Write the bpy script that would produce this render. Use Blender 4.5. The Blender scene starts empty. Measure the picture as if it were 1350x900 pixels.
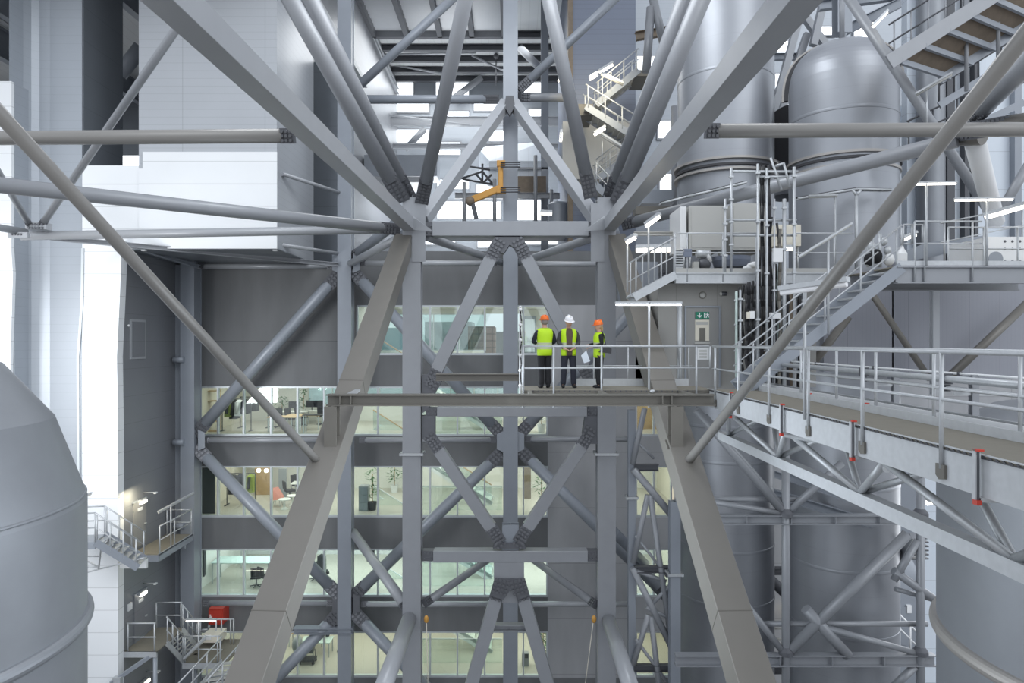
import bpy, bmesh, math, random
from mathutils import Vector as V, Matrix
random.seed(7)
scn = bpy.context.scene
COL = scn.collection
# ------------------------------------------------------------------ places
def P(px, py, d):
    """the point d metres from the camera wall-plane that a photo pixel looks at"""
    return V(((px - 675) / 900 * d, d, (450 - py) / 900 * d))
DF, DC, DW = 25.0, 31.0, 32.0        # front frame, facade columns, facade wall
DECK = -1.22                         # walking level of gangway and catwalk
FLOOR = -17.5
# ------------------------------------------------------------------ materials
def mat(name, col, rough=.5, metal=0., noise=.08, nscale=3., bump=0., seam=None, emit=None, spec=.5, streak=0.):
    m = bpy.data.materials.new(name); m.use_nodes = True
    nt = m.node_tree; N = nt.nodes; L = nt.links
    b = N['Principled BSDF']
    b.inputs['Roughness'].default_value = rough
    b.inputs['Metallic'].default_value = metal
    b.inputs['Specular IOR Level'].default_value = spec
    c4 = (*col, 1)
    geo = N.new('ShaderNodeNewGeometry')
    out = None
    if noise > 0:
        mp = N.new('ShaderNodeMapping'); L.new(geo.outputs['Position'], mp.inputs[0])
        mp.inputs['Scale'].default_value = (1, 1, .25 if streak else 1)
        nz = N.new('ShaderNodeTexNoise'); nz.inputs['Scale'].default_value = nscale; nz.inputs['Detail'].default_value = 5
        L.new(mp.outputs[0], nz.inputs['Vector'])
        mx = N.new('ShaderNodeMix'); mx.data_type = 'RGBA'
        L.new(nz.outputs['Fac'], mx.inputs['Factor'])
        mx.inputs['A'].default_value = (*[c * (1 - noise) for c in col], 1)
        mx.inputs['B'].default_value = (*[min(1, c * (1 + noise)) for c in col], 1)
        out = mx.outputs['Result']
        if bump:
            bp = N.new('ShaderNodeBump'); bp.inputs['Strength'].default_value = bump; bp.inputs['Distance'].default_value = .02
            L.new(nz.outputs['Fac'], bp.inputs['Height']); L.new(bp.outputs[0], b.inputs['Normal'])
    if seam:                                   # list of (axis, spacing, width, darkness): panel joints
        sep = N.new('ShaderNodeSeparateXYZ'); L.new(geo.outputs['Position'], sep.inputs[0])
        for ax, sp, w, dk in seam:
            dv = N.new('ShaderNodeMath'); dv.operation = 'DIVIDE'; dv.inputs[1].default_value = sp; L.new(sep.outputs[ax], dv.inputs[0])
            fr = N.new('ShaderNodeMath'); fr.operation = 'FRACT'; L.new(dv.outputs[0], fr.inputs[0])
            lt = N.new('ShaderNodeMath'); lt.operation = 'LESS_THAN'; lt.inputs[1].default_value = w / sp; L.new(fr.outputs[0], lt.inputs[0])
            ml = N.new('ShaderNodeMath'); ml.operation = 'MULTIPLY'; ml.inputs[1].default_value = dk; L.new(lt.outputs[0], ml.inputs[0])
            mx2 = N.new('ShaderNodeMix'); mx2.data_type = 'RGBA'; L.new(ml.outputs[0], mx2.inputs['Factor'])
            if out: L.new(out, mx2.inputs['A'])
            else: mx2.inputs['A'].default_value = c4
            mx2.inputs['B'].default_value = (*[c * .35 for c in col], 1)
            out = mx2.outputs['Result']
    if out: L.new(out, b.inputs['Base Color'])
    else: b.inputs['Base Color'].default_value = c4
    if emit:
        b.inputs['Emission Color'].default_value = (*emit[0], 1); b.inputs['Emission Strength'].default_value = emit[1]
    return m
def glass_mat(name, tint=(.85, .92, .9), refl=.1):
    m = bpy.data.materials.new(name); m.use_nodes = True
    nt = m.node_tree; N = nt.nodes; L = nt.links; N.clear()
    o = N.new('ShaderNodeOutputMaterial'); mx = N.new('ShaderNodeMixShader'); tr = N.new('ShaderNodeBsdfTransparent'); gl = N.new('ShaderNodeBsdfGlossy')
    tr.inputs[0].default_value = (*tint, 1); gl.inputs['Roughness'].default_value = .02
    mx.inputs[0].default_value = refl
    L.new(tr.outputs[0], mx.inputs[1]); L.new(gl.outputs[0], mx.inputs[2]); L.new(mx.outputs[0], o.inputs[0])
    return m
M = dict(
    steel=mat('painted_steel', (.30, .312, .335), .34, .1, .07, 2.5, spec=.5),
    warmsteel=mat('sand_grey_steel', (.185, .175, .158), .40, .1, .05, 2.5),
    lightsteel=mat('light_steel', (.40, .415, .44), .32, .1, .05, 2.),
    bluesteel=mat('blue_grey_steel', (.285, .31, .35), .36, .1, .07, 2.),
    tubewarm=mat('tube_paint_warm_grey', (.27, .262, .25), .34, .1, .05, 2.),
    darksteel=mat('dark_steel', (.09, .094, .105), .5, .2, .1, 4.),
    gusset=mat('primed_plate', (.13, .135, .15), .55, .2, .1, 6.),
    bolt=mat('bolt_steel', (.16, .165, .18), .35, .5, .1, 9.),
    galv=mat('galvanised', (.50, .52, .54), .38, .35, .12, 14.),
    galvplate=mat('galvanised_plate', (.54, .56, .58), .55, .15, .13, 9.),
    deckmat=mat('deck_coating', (.21, .195, .16), .75, 0, .1, 5.),
    brownsteel=mat('brown_grey_steel', (.15, .142, .125), .5, .1, .08, 3.),
    concrete=mat('concrete', (.175, .18, .186), .85, 0, .22, 1.4, .15, seam=[(2, 3.8, .03, .5)], streak=1),
    paleconcrete=mat('pale_concrete', (.40, .405, .42), .85, 0, .24, 1.1, .15, seam=[(2, 2.6, .025, .45), (0, 3.9, .03, .4)], streak=1),
    white=mat('white_cladding', (.86, .88, .90), .35, 0, .03, .8, seam=[(2, .87, .03, .35)], spec=.4),
    whitefine=mat('white_fine_cladding', (.44, .46, .49), .32, .15, .05, .8, seam=[(2, .30, .018, .22), (0, 3.2, .03, .3)], spec=.5),  # fine-lined white cladding, base colour dimmed to carry the shade up there
    greyclad=mat('grey_cladding', (.38, .41, .45), .34, .25, .06, .8, seam=[(2, .33, .014, .18)]),  # grey far walls; on the shaft, white cladding with shade in its colour
    sideclad=mat('side_cladding', (.225, .235, .255), .38, .15, .08, .7, seam=[(2, 1.1, .02, .3)]),
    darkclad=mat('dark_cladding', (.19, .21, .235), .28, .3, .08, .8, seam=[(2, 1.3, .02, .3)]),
    lavclad=mat('grey_panel', (.29, .30, .34), .5, 0, .04, 1.5, seam=[(0, 1.0, .02, .35), (0, .125, .012, .1)]),
    corr=mat('corrugated_blue', (.165, .19, .25), .5, .1, .05, 1., seam=[(2, .28, .04, .16)]),
    bluewhite=mat('pale_panel', (.70, .76, .83), .4, 0, .03, 1.2, seam=[(2, 1.5, .025, .3), (0, 1.1, .02, .25)]),
    silo=mat('silo_sheet', (.35, .365, .395), .38, .5, .08, 1.3, seam=[(2, 1.45, .015, .12)]),
    tank=mat('brushed_tank', (.29, .305, .33), .44, .4, .07, 2.2, .05),
    ring=mat('tank_ring', (.42, .40, .38), .45, .4, .06, 3.),
    darkring=mat('dark_rubber_ring', (.05, .05, .055), .6, 0, .1, 4.),
    beige=mat('beige_panel', (.46, .46, .44), .55, 0, .04, 1.5),
    room=mat('room_panel', (.33, .325, .31), .6, 0, .05, 1.2, seam=[(0, 1.2, .02, .3)]),
    door=mat('door_paint', (.28, .28, .275), .5, 0, .03, 2.),
    whitep=mat('white_paint', (.78, .79, .80), .4, 0, .03, 3.),
    plaster=mat('office_plaster', (.78, .77, .73), .8, 0, .03, 1.),
    cream=mat('cream_wall', (.74, .70, .60), .8, 0, .05, 1.),
    screed=mat('office_floor', (.55, .52, .46), .35, 0, .08, .8),
    wood=mat('oak', (.50, .33, .17), .5, 0, .2, 6.),
    plywood=mat('plywood', (.60, .42, .24), .55, 0, .15, 5.),
    alu=mat('window_frame', (.62, .66, .68), .35, .3, .03, 3.),
    mint=mat('mint_panel', (.58, .70, .67), .4, 0, .03, 2.),
    red=mat('red_paint', (.55, .05, .03), .45, 0, .05, 4.),
    orange=mat('orange_plastic', (.85, .16, .01), .35, 0, .03, 5.),
    crane=mat('ochre_paint', (.62, .32, .07), .45, 0, .08, 5.),
    hatwhite=mat('white_plastic', (.85, .85, .87), .3, 0, .02, 5.),
    dullvis=mat('faded_hi_vis', (.30, .36, .08), .7, 0, .2, 12.),
    black=mat('black_cloth', (.012, .012, .015), .85, 0, .2, 9.),
    navy=mat('navy_cloth', (.02, .022, .035), .85, 0, .2, 9.),
    charcoal=mat('charcoal_fabric', (.05, .05, .055), .85, 0, .2, 9.),
    brownshirt=mat('brown_shirt', (.10, .07, .05), .85, 0, .2, 9.),
    skin=mat('skin_tone', (.55, .33, .24), .55, 0, .05, 6.),
    hair=mat('fair_hair', (.42, .28, .14), .6, 0, .2, 20.),
    greyhair=mat('grey_hair', (.25, .22, .20), .6, 0, .2, 20.),
    green=mat('leaf_green', (.06, .16, .05), .6, 0, .4, 8.),
    signgreen=mat('sign_green', (.005, .20, .12), .5, 0, .02, 4.),
    cable=mat('black_cable', (.02, .02, .022), .6, 0, .1, 8.),
    teal=mat('teal_panel', (.12, .45, .55), .5, 0, .05, 2.),
    pink=mat('coral_fabric', (.55, .20, .15), .7, 0, .1, 5.),
    brick=mat('orange_brown_mesh', (.45, .30, .22), .7, 0, .1, 3., seam=[(0, .5, .12, .5), (2, .5, .12, .5)]),
    roofw=mat('white_roof_sheet', (.60, .62, .63), .5, .1, .06, .9, seam=[(0, .6, .05, .15)]),
    rust=mat('rust_plate', (.20, .16, .12), .6, .1, .3, 4.),
    floorm=mat('hall_floor', (.25, .25, .25), .7, 0, .1, .6),
    lamp=mat('lamp_glow', (1, 1, 1), .5, 0, 0, emit=((1, .93, .78), 5.)),
    lampcool=mat('cool_lamp_glow', (1, 1, 1), .5, 0, 0, emit=((.92, .96, 1), 6.)),
    daylight=mat('daylit_pane', (.9, .95, 1), .3, 0, 0, emit=((.93, .97, 1), 2.2)),
    glass=glass_mat('clear_glass'), glassgreen=glass_mat('green_glass', (.90, .955, .945), .08), glassdark=glass_mat('grey_glass', (.55, .6, .62), .14),
)
def vest_mat():
    m = mat('hi_vis_yellow', (.52, .80, .015), .6, 0, .05, 8.)
    nt = m.node_tree; N = nt.nodes; L = nt.links; b = N['Principled BSDF']
    b.inputs['Emission Strength'].default_value = 0
    tc = N.new('ShaderNodeTexCoord'); sp = N.new('ShaderNodeSeparateXYZ'); L.new(tc.outputs['Object'], sp.inputs[0])
    src = b.inputs['Base Color'].links[0].from_socket
    for lo, hi in ((1.14, 1.19), (1.02, 1.065)):
        a = N.new('ShaderNodeMath'); a.operation = 'COMPARE'; a.inputs[1].default_value = (lo + hi) / 2; a.inputs[2].default_value = (hi - lo) / 2
        L.new(sp.outputs[2], a.inputs[0])
        mx = N.new('ShaderNodeMix'); mx.data_type = 'RGBA'; L.new(a.outputs[0], mx.inputs['Factor']); L.new(src, mx.inputs['A'])
        mx.inputs['B'].default_value = (.50, .52, .36, 1); src = mx.outputs['Result']
    L.new(src, b.inputs['Base Color'])
    return m
M['vest'] = vest_mat()
# ------------------------------------------------------------------ mesh building
class MB:
    def __init__(s): s.v = []; s.f = []; s.sm = []
    def add(s, vs, fs, sm=False):
        n = len(s.v); s.v += [V(x) for x in vs]
        for i, f in enumerate(fs):
            s.f.append([k + n for k in f]); s.sm.append(sm if isinstance(sm, bool) else sm[i])
        return s
    def box(s, lo, hi):
        x0, y0, z0 = [min(a, b) for a, b in zip(lo, hi)]; x1, y1, z1 = [max(a, b) for a, b in zip(lo, hi)]
        return s.add([(x0, y0, z0), (x1, y0, z0), (x1, y1, z0), (x0, y1, z0), (x0, y0, z1), (x1, y0, z1), (x1, y1, z1), (x0, y1, z1)],
                     [(0, 3, 2, 1), (4, 5, 6, 7), (0, 1, 5, 4), (1, 2, 6, 5), (2, 3, 7, 6), (3, 0, 4, 7)])
    def cbox(s, c, sx, sy, sz):
        c = V(c); h = V((sx / 2, sy / 2, sz / 2)); return s.box(c - h, c + h)
    def frame(s, a, b, up):
        a, b, up = V(a), V(b), V(up); z = (b - a).normalized(); x = up.cross(z)
        if x.length < 1e-4: x = V((1, 0, 0)).cross(z)
        x.normalize(); y = z.cross(x); return x, y, z
    def bar(s, a, b, w, h, up=(0, 0, 1), ch=.0):
        a, b = V(a), V(b); x, y, z = s.frame(a, b, up)
        if ch: sec = [(-w/2+ch, -h/2), (w/2-ch, -h/2), (w/2, -h/2+ch), (w/2, h/2-ch), (w/2-ch, h/2), (-w/2+ch, h/2), (-w/2, h/2-ch), (-w/2, -h/2+ch)]
        else: sec = [(-w/2, -h/2), (w/2, -h/2), (w/2, h/2), (-w/2, h/2)]
        return s.extr(a, b, x, y, sec)
    def extr(s, a, b, x, y, sec, sm=False):
        n = len(sec); vs = [a + x * u + y * w for u, w in sec] + [b + x * u + y * w for u, w in sec]
        fs = [(i, (i + 1) % n, n + (i + 1) % n, n + i) for i in range(n)]
        return s.add(vs, fs + [tuple(range(n))[::-1], tuple(range(n, 2 * n))], [sm] * n + [False, False])
    def ibar(s, a, b, h, w, up=(0, 0, 1), tf=.03, tw=.02):
        a, b = V(a), V(b); x, y, z = s.frame(a, b, up)
        H, W, T = h / 2, w / 2, tw / 2
        sec = [(-W, -H), (W, -H), (W, -H + tf), (T, -H + tf), (T, H - tf), (W, H - tf), (W, H), (-W, H), (-W, H - tf), (-T, H - tf), (-T, -H + tf), (-W, -H + tf)]
        return s.extr(a, b, x, y, sec)
    def tube(s, a, b, r, n=18, r2=None):
        a, b = V(a), V(b); x, y, z = s.frame(a, b, (.013, .007, 1)); r2 = r if r2 is None else r2
        c = [(math.cos(2 * math.pi * i / n), math.sin(2 * math.pi * i / n)) for i in range(n)]
        vs = [a + (x * u + y * w) * r for u, w in c] + [b + (x * u + y * w) * r2 for u, w in c]
        fs = [(i, (i + 1) % n, n + (i + 1) % n, n + i) for i in range(n)] + [tuple(range(n))[::-1], tuple(range(n, 2 * n))]
        return s.add(vs, fs, [True] * n + [False, False])
    def path(s, pts, r, n=8):
        for a, b in zip(pts[:-1], pts[1:]): s.tube(a, b, r, n)
        for p in pts[1:-1]: s.ball(p, r, 8, 5)
        return s
    def ball(s, c, r, n=16, m=10, sc=(1, 1, 1)):
        c = V(c); vs = []; fs = []
        for j in range(m + 1):
            t = math.pi * j / m
            for i in range(n):
                p = 2 * math.pi * i / n
                vs.append(c + V((math.sin(t) * math.cos(p) * r * sc[0], math.sin(t) * math.sin(p) * r * sc[1], math.cos(t) * r * sc[2])))
        for j in range(m):
            for i in range(n): fs.append((j * n + i, (j + 1) * n + i, (j + 1) * n + (i + 1) % n, j * n + (i + 1) % n))
        return s.add(vs, fs, True)
    def lathe(s, c, prof, n=48, a0=0, a1=2 * math.pi, sharp=()):
        """prof: (radius, z) from bottom to top"""
        c = V(c); full = abs(a1 - a0 - 2 * math.pi) < 1e-6; k = n if full else n + 1
        for (r0, z0), (r1, z1) in zip(prof[:-1], prof[1:]):
            vs = []; fs = []
            for r, z in ((r0, z0), (r1, z1)):
                for i in range(k):
                    t = a0 + (a1 - a0) * i / n; vs.append(c + V((math.cos(t) * r, math.sin(t) * r, z)))
            for i in range(n):
                j = (i + 1) % k; fs.append((i, j, k + j, k + i))
            s.add(vs, fs, True)
        return s
    def prism(s, poly, d0, d1):
        """poly in (x, z), from depth d0 to d1"""
        n = len(poly); vs = [(x, d0, z) for x, z in poly] + [(x, d1, z) for x, z in poly]
        return s.add(vs, [tuple(range(n)), tuple(range(n, 2 * n))[::-1]] + [(i, n + i, n + (i + 1) % n, (i + 1) % n) for i in range(n)])
    def quad(s, a, b, c, d): return s.add([a, b, c, d], [(0, 1, 2, 3)])
    def hull(s, pts):
        bm = bmesh.new()
        for p in pts: bm.verts.new(p)
        bmesh.ops.convex_hull(bm, input=bm.verts); bm.verts.index_update()
        vs = [v.co.copy() for v in bm.verts]; fs = [[v.index for v in f.verts] for f in bm.faces]; bm.free()
        return s.add(vs, fs)
    def build(s, name, m, parent=None, label=None, cat=None, group=None, kind=None, weld=False):
        me = bpy.data.meshes.new(name)
        if parent is not None: org = wloc(parent)
        else:
            org = sum(s.v, V()) / len(s.v); org.z = min(p.z for p in s.v)
        me.from_pydata([p - org for p in s.v], [], s.f)
        me.polygons.foreach_set('use_smooth', s.sm)
        bm = bmesh.new(); bm.from_mesh(me)
        if weld: bmesh.ops.remove_doubles(bm, verts=bm.verts, dist=1e-4)
        bmesh.ops.recalc_face_normals(bm, faces=bm.faces); bm.to_mesh(me); bm.free()
        me.materials.append(M[m] if isinstance(m, str) else m)
        o = bpy.data.objects.new(name, me); COL.objects.link(o)
        if parent is not None: o.parent = parent
        else: o.location = org
        WL[o.name] = org
        return tag(o, label, cat, group, kind)
WL = {}
def wloc(o): return WL[o.name]
def tag(o, label=None, cat=None, group=None, kind=None):
    if label: o['label'] = label
    if cat: o['category'] = cat
    if group: o['group'] = group
    if kind: o['kind'] = kind
    return o
def thing(name, label, cat, loc, group=None):
    o = bpy.data.objects.new(name, None); COL.objects.link(o); o.location = V(loc); o.empty_display_size = .2
    WL[o.name] = V(loc); return tag(o, label, cat, group, 'thing')
def struct(mb, name, m, parent=None):
    return mb.build(name, m, parent, kind='structure')
def R(px0, py0, px1, py1, d, d2):
    """box lo, hi from a photo rectangle at depth d, going back to d2"""
    a = P(px0, py1, d); b = P(px1, py0, d); return (a.x, d, a.z), (b.x, d2, b.z)
def bolts(mb, c, u, w, n, nu, nw, su, sw, r=.035, t=.045):
    r = .36 * max(su, sw) if abs(su - sw) < 1e-6 else r
    for i in range(nu):
        for j in range(nw):
            p = c + u * ((i - (nu - 1) / 2) * su) + w * ((j - (nw - 1) / 2) * sw)
            mb.tube(p, p + n * t, r, 6)
def splice(root, a, b, r, ln=.6, flat=.62, nb=(3, 3), m='gusset'):
    """bolted splice plate around a member's end a, lying towards b"""
    a, b = V(a), V(b); z = (b - a).normalized(); tocam = (-(a)).normalized()
    n = (tocam - z * tocam.dot(z)).normalized(); u = z.cross(n)
    mb = MB(); mb.bar(a, a + z * ln, 2 * r * 1.06, 2 * r * flat, n)
    pl = mb.build('splice_plate', m, root)
    su = 2 * r * .92 / nb[0]; nw = max(2, round(ln * .92 / su)); sw = ln * .92 / nw
    bb = MB(); bolts(bb, a + z * ln / 2 + n * (r * flat), u, z, n, nb[0], nw, su, sw, .41 * min(su, sw), .05)
    bb.build('bolt', 'bolt', pl)
def tubem(label, a, b, r, ends=(0, 0), m='steel', name='brace_tube', cat='brace', sl=.6, cap=False):
    a, b = V(a), V(b); z = (b - a).normalized(); t = thing(name, label, cat, a)
    a2 = a + z * sl * .85 if ends[0] else a; b2 = b - z * sl * .85 if ends[1] else b
    MB().tube(a2, b2, r, 24).build('tube', m, t)
    if ends[0]: splice(t, a, b, r, sl)
    if ends[1]: splice(t, b, a, r, sl)
    return t
def boxm(label, a, b, w, h, up=(0, 0, 1), ends=(0, 0), m='steel', name='box_girder', cat='girder', sl=.7, ch=.012):
    a, b = V(a), V(b); z = (b - a).normalized(); t = thing(name, label, cat, a)
    a2 = a + z * sl * .9 if ends[0] else a; b2 = b - z * sl * .9 if ends[1] else b
    MB().bar(a2, b2, w, h, up, ch).build('box_section', m, t)
    if ends[0]: splice(t, a, b, w / 2, sl, .8)
    if ends[1]: splice(t, b, a, w / 2, sl, .8)
    return t
def ibeam(label, a, b, h, w, m='steel', up=(0, 0, 1), stiff=0, name='floor_girder', cat='girder', tf=.03):
    a, b = V(a), V(b); t = thing(name, label, cat, a)
    MB().ibar(a, b, h, w, up, tf).build('web_and_flanges', m, t)
    for i in range(stiff):
        p = a + (b - a) * ((i + 1) / (stiff + 1)); z = (b - a).normalized()
        MB().bar(p - z * .01, p + z * .01, w * .96, h - 2 * tf, up).build('stiffener', m, t)
    return t
def offset_path(pts, dz): return [V(p) + V((0, 0, dz)) for p in pts]
def railing(label, pts, posts, h=1.1, r=.024, m='galv', rails=(1., .5), toe=None, name='guard_rail', post_low=.12, caps=()):
    pts = [V(p) for p in pts]; t = thing(name, label, 'railing', pts[0])
    for k, q in enumerate(rails):
        MB().path(offset_path(pts, h * q), r if k == 0 else r * .8, 10).build('top_rail' if k == 0 else 'mid_rail', m, t)
    for p in posts:
        p = V(p); MB().tube(p - V((0, 0, post_low)), p + V((0, 0, h)), r * 1.02, 10).build('post', m, t)
    if toe:
        mb = MB()
        for a, b in zip(pts[:-1], pts[1:]): mb.bar(a + V((0, 0, toe / 2)), b + V((0, 0, toe / 2)), .012, toe)
        mb.build('toe_board', 'galvplate', t)
    return t
def lerp(a, b, t): return V(a) + (V(b) - V(a)) * t
def stair(label, a, b, wv, n, m='bluesteel', treadm='galv', sh=.24, rail=True, name='steel_stair', railm='galv', np_=4, sides=(0, 1), h=1.0, tread_t=.04, rr=.022):
    """flight from bottom a to top b (near stringer line), width vector wv"""
    a, b, wv = V(a), V(b), V(wv); t = thing(name, label, 'stair', a)
    for k in (0, 1): MB().bar(a + wv * k, b + wv * k, .05, sh).build('stringer', m, t)
    run = b - a; hx = V((run.x, run.y, 0)); hx = hx / n
    for i in range(n):
        c = a + run * ((i + .5) / n); mb = MB(); fwd = hx.normalized() * .15
        mb.hull([c + fwd * s1 + wv * s2 + V((0, 0, s3)) for s1 in (-1, 1) for s2 in (.03, .97) for s3 in (-tread_t / 2, tread_t / 2)])
        mb.build('tread', treadm, t)
    if rail:
        for k in sides:
            o = wv * k
            MB().tube(a + o + V((0, 0, h)), b + o + V((0, 0, h)), rr, 8).build('handrail', railm, t)
            MB().tube(a + o + V((0, 0, h * .5)), b + o + V((0, 0, h * .5)), rr * .8, 8).build('knee_rail', railm, t)
            for i in range(np_):
                p = lerp(a, b, (i + .15) / (np_ - .7)) + o; MB().tube(p, p + V((0, 0, h)), rr, 8).build('baluster', railm, t)
    return t
def lamp(label, a, b, pole=None, r=.035, m='lamp', hm='galv', name='tube_lamp', rise=0, up=(0, 0, 1)):
    """fluorescent lamp from a to b, pole foot if it stands on one"""
    a, b = V(a), V(b); mid = (a + b) / 2; t = thing(name, label, 'lamp', pole if pole is not None else mid)
    up = V(up)
    MB().bar(a + up * r * 1.5, b + up * r * 1.5, r * 3, r * 1.6).build('lamp_housing', hm, t)
    z = (b - a).normalized() * .02
    MB().tube(a + z, b - z, r, 10).build('tube', m, t)
    if pole is not None: MB().tube(V(pole), V((pole[0], pole[1], mid.z + r)), .028, 10).build('pole', hm, t)
    return t
# ================================================================== SETTING
struct(MB().box((-40, -6, FLOOR - .3), (45, 75, FLOOR)), 'floor', 'floorm')
# ---- concrete office facade: bands between the window rows
ROWS = [(402, 468), (509, 575), (614, 682), (723, 787), (832, 893)]
def zpx(py, d=DW): return (450 - py) / 900 * d
def xpx(px, d=DW): return (px - 675) / 900 * d
fac = MB()
XL, XM, XR, XR2 = xpx(262), xpx(470), xpx(722), xpx(838)
fac.box((xpx(236), DW, zpx(346)), (XM, DW + .35, zpx(509)))
fac.box((XM, DW, zpx(331)), (xpx(1010), DW + .35, zpx(402)))
fac.box((XM, DW, zpx(468)), (XR2, DW + .35, zpx(509)))
for (a, b), (c, d_) in zip(ROWS[1:-1], ROWS[2:]): fac.box((xpx(236), DW, zpx(b)), (XR, DW + .35, zpx(c)))
fac.box((xpx(236), DW, zpx(893)), (xpx(890), DW + .35, FLOOR))
struct(fac, 'wall_back', 'concrete')
pw = MB()
pw.box((XR, DW - .004, zpx(402)), (XR2, DW + .35, zpx(893)))
for (a, b), (c, d_) in zip(ROWS[:-1], ROWS[1:]): pw.box((XR2, DW - .004, zpx(b)), (xpx(890), DW + .35, zpx(c)))
pw.box((XR2, DW - .004, zpx(402)), (xpx(890), DW + .35, zpx(509)))
pw.box((xpx(890), DW - .004, FLOOR), (xpx(1400), DW + .35, zpx(402)))
struct(pw, 'wall_back_pale', 'paleconcrete')
tr = MB()
tr.box((xpx(255), DW - .12, zpx(352)), (xpx(470), DW - .002, zpx(346)))
struct(tr, 'trim_1', 'steel')
# ---- glazing
def window(n, x0, x1, row, mull, gm='glass'):
    a, b = row; t = struct(MB().box((x0, DW + .02, zpx(b) - .02), (x1, DW + .2, zpx(b) + .10)).box((x0, DW + .02, zpx(a) - .08), (x1, DW + .2, zpx(a))), 'window_%d' % n, 'alu')
    xs = sorted(set([x0 + .03] + [m for m in mull if x0 < m < x1] + [x1 - .03]))
    for x in xs: struct(MB().box((x - .035, DW - .02, zpx(b) + .1), (x + .035, DW + .18, zpx(a) - .08)), 'window_mullion', 'alu', t)
    for p, q in zip(xs[:-1], xs[1:]): struct(MB().box((p + .035, DW + .08, zpx(b) + .1), (q - .035, DW + .10, zpx(a) - .08)), 'window_pane', gm, t)
mull = [xpx(x) for x in (287, 321, 357, 392, 427, 498, 532, 567, 603, 639, 690)]
window(1, XM, XR, ROWS[0], mull)
for i in range(1, 5): window(i + 1, XL, XR, ROWS[i], mull)
for i in range(1, 5): window(i + 5, XR2, xpx(886), ROWS[i], [xpx(862)])
# ---- the offices behind the glass: floors, ceilings, back walls
DB = 38.6
SLABS = [zpx(r[1]) - .04 for r in ROWS]
CEIL = [zpx(r[0]) + .12 for r in ROWS]
for i, (zf, zc) in enumerate(zip(SLABS, CEIL)):
    x0 = XM - .1 if i == 0 else xpx(250)
    struct(MB().box((x0, DW + .22, zf - .2), (xpx(905), DB + .3, zf)), 'floor_%d' % (i + 1), 'screed')
    struct(MB().box((x0, DW + .22, zc), (xpx(905), DB + .3, zc + .15)), 'ceiling_%d' % (i + 1), 'plaster')
    struct(MB().box((x0 - .2, DW + .36, zf), (x0, DB, zc)), 'wall_left_%d' % (i + 1), 'cream' if i in (1, 2) else 'plaster')
    struct(MB().box((xpx(905), DW + .36, zf), (xpx(905) + .2, DB, zc)), 'wall_right_%d' % (i + 1), 'cream')
# back walls: the two top storeys have windows to the open, the lower ones are closed
wb = MB(); wz0, wz1 = SLABS[0], CEIL[0]
wb.box((XM - .1, DB, wz0), (xpx(640, DB), DB + .2, wz0 + .15)); wb.box((xpx(688, DB), DB, wz0), (xpx(905), DB + .2, wz1)); wb.box((XM - .1, DB, wz1 - .25), (xpx(690, DB), DB + .2, wz1))
struct(wb, 'wall_rear_1', 'plaster')
wb = MB(); z0, z1 = SLABS[1], CEIL[1]
wb.box((xpx(250), DB, z0), (xpx(250) + 3.6, DB + .2, z1)); wb.box((xpx(250) + 3.6, DB, z0), (xpx(905), DB + .2, z0 + .9)); wb.box((xpx(690), DB, z0 + .9), (xpx(905), DB + .2, z1)); wb.box((xpx(250) + 3.6, DB, z1 - .3), (xpx(690), DB + .2, z1))
struct(wb, 'wall_rear_2', 'plaster')
for i in (2, 3, 4): struct(MB().box((xpx(250), DB, SLABS[i]), (xpx(905), DB + .2, CEIL[i])), 'wall_rear_%d' % (i + 1), ['plaster', 'whitep', 'cream'][i - 2])
def rearwin(n, x0, x1, z0, z1):
    t = struct(MB().box((x0, DB + .05, z0), (x1, DB + .12, z0 + .06)).box((x0, DB + .05, z1 - .06), (x1, DB + .12, z1)), 'window_%d' % n, 'alu')
    k = max(1, round((x1 - x0) / 1.4))
    for j in range(k + 1):
        x = x0 + (x1 - x0) * j / k; struct(MB().box((x - .03, DB + .04, z0), (x + .03, DB + .13, z1)), 'window_mullion', 'alu', t)
        if j < k: struct(MB().box((x + .03, DB + .08, z0 + .06), (x0 + (x1 - x0) * (j + 1) / k - .03, DB + .09, z1 - .06)), 'window_pane', 'glass', t)
rearwin(10, XM - .1, xpx(640, DB), wz0 + .15, wz1 - .25)
rearwin(11, xpx(250) + 3.6, xpx(690), z0 + .9, z1 - .3)
# a wooden wall in the third storey and a pale partition
struct(MB().box((xpx(337, 37), 36.9, SLABS[2]), (xpx(358, 37), 37.05, CEIL[2])), 'wall_oak', 'wood')
struct(MB().box((xpx(690, 36), 36, SLABS[2]), (xpx(700, 36), 36.1, CEIL[2])), 'wall_partition', 'rust')
struct(MB().box((xpx(836, 35), 35, SLABS[1]), (xpx(886, 35), 35.1, CEIL[1])), 'wall_plywood', 'plywood')
# lights of the offices
def area(name, loc, sx, sy, power, col=(1, .95, .86), rot=(0, 0, 0)):
    l = bpy.data.lights.new(name, 'AREA'); l.shape = 'RECTANGLE'; l.size = sx; l.size_y = sy; l.energy = power; l.color = col
    o = bpy.data.objects.new(name, l); COL.objects.link(o); o.location = loc; o.rotation_euler = rot; return o
for i in range(5):
    colr = [(1, 1, 1), (1, .97, .92), (1, .97, .91), (.94, 1, 1), (1, .96, .86)][i]
    x0 = XM if i == 0 else xpx(262)
    area('office_ceiling_light', ((x0 + xpx(890)) / 2, 35, CEIL[i] - .04), xpx(890) - x0 - .6, 4.6, [360, 620, 680, 850, 560][i], colr)
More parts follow.
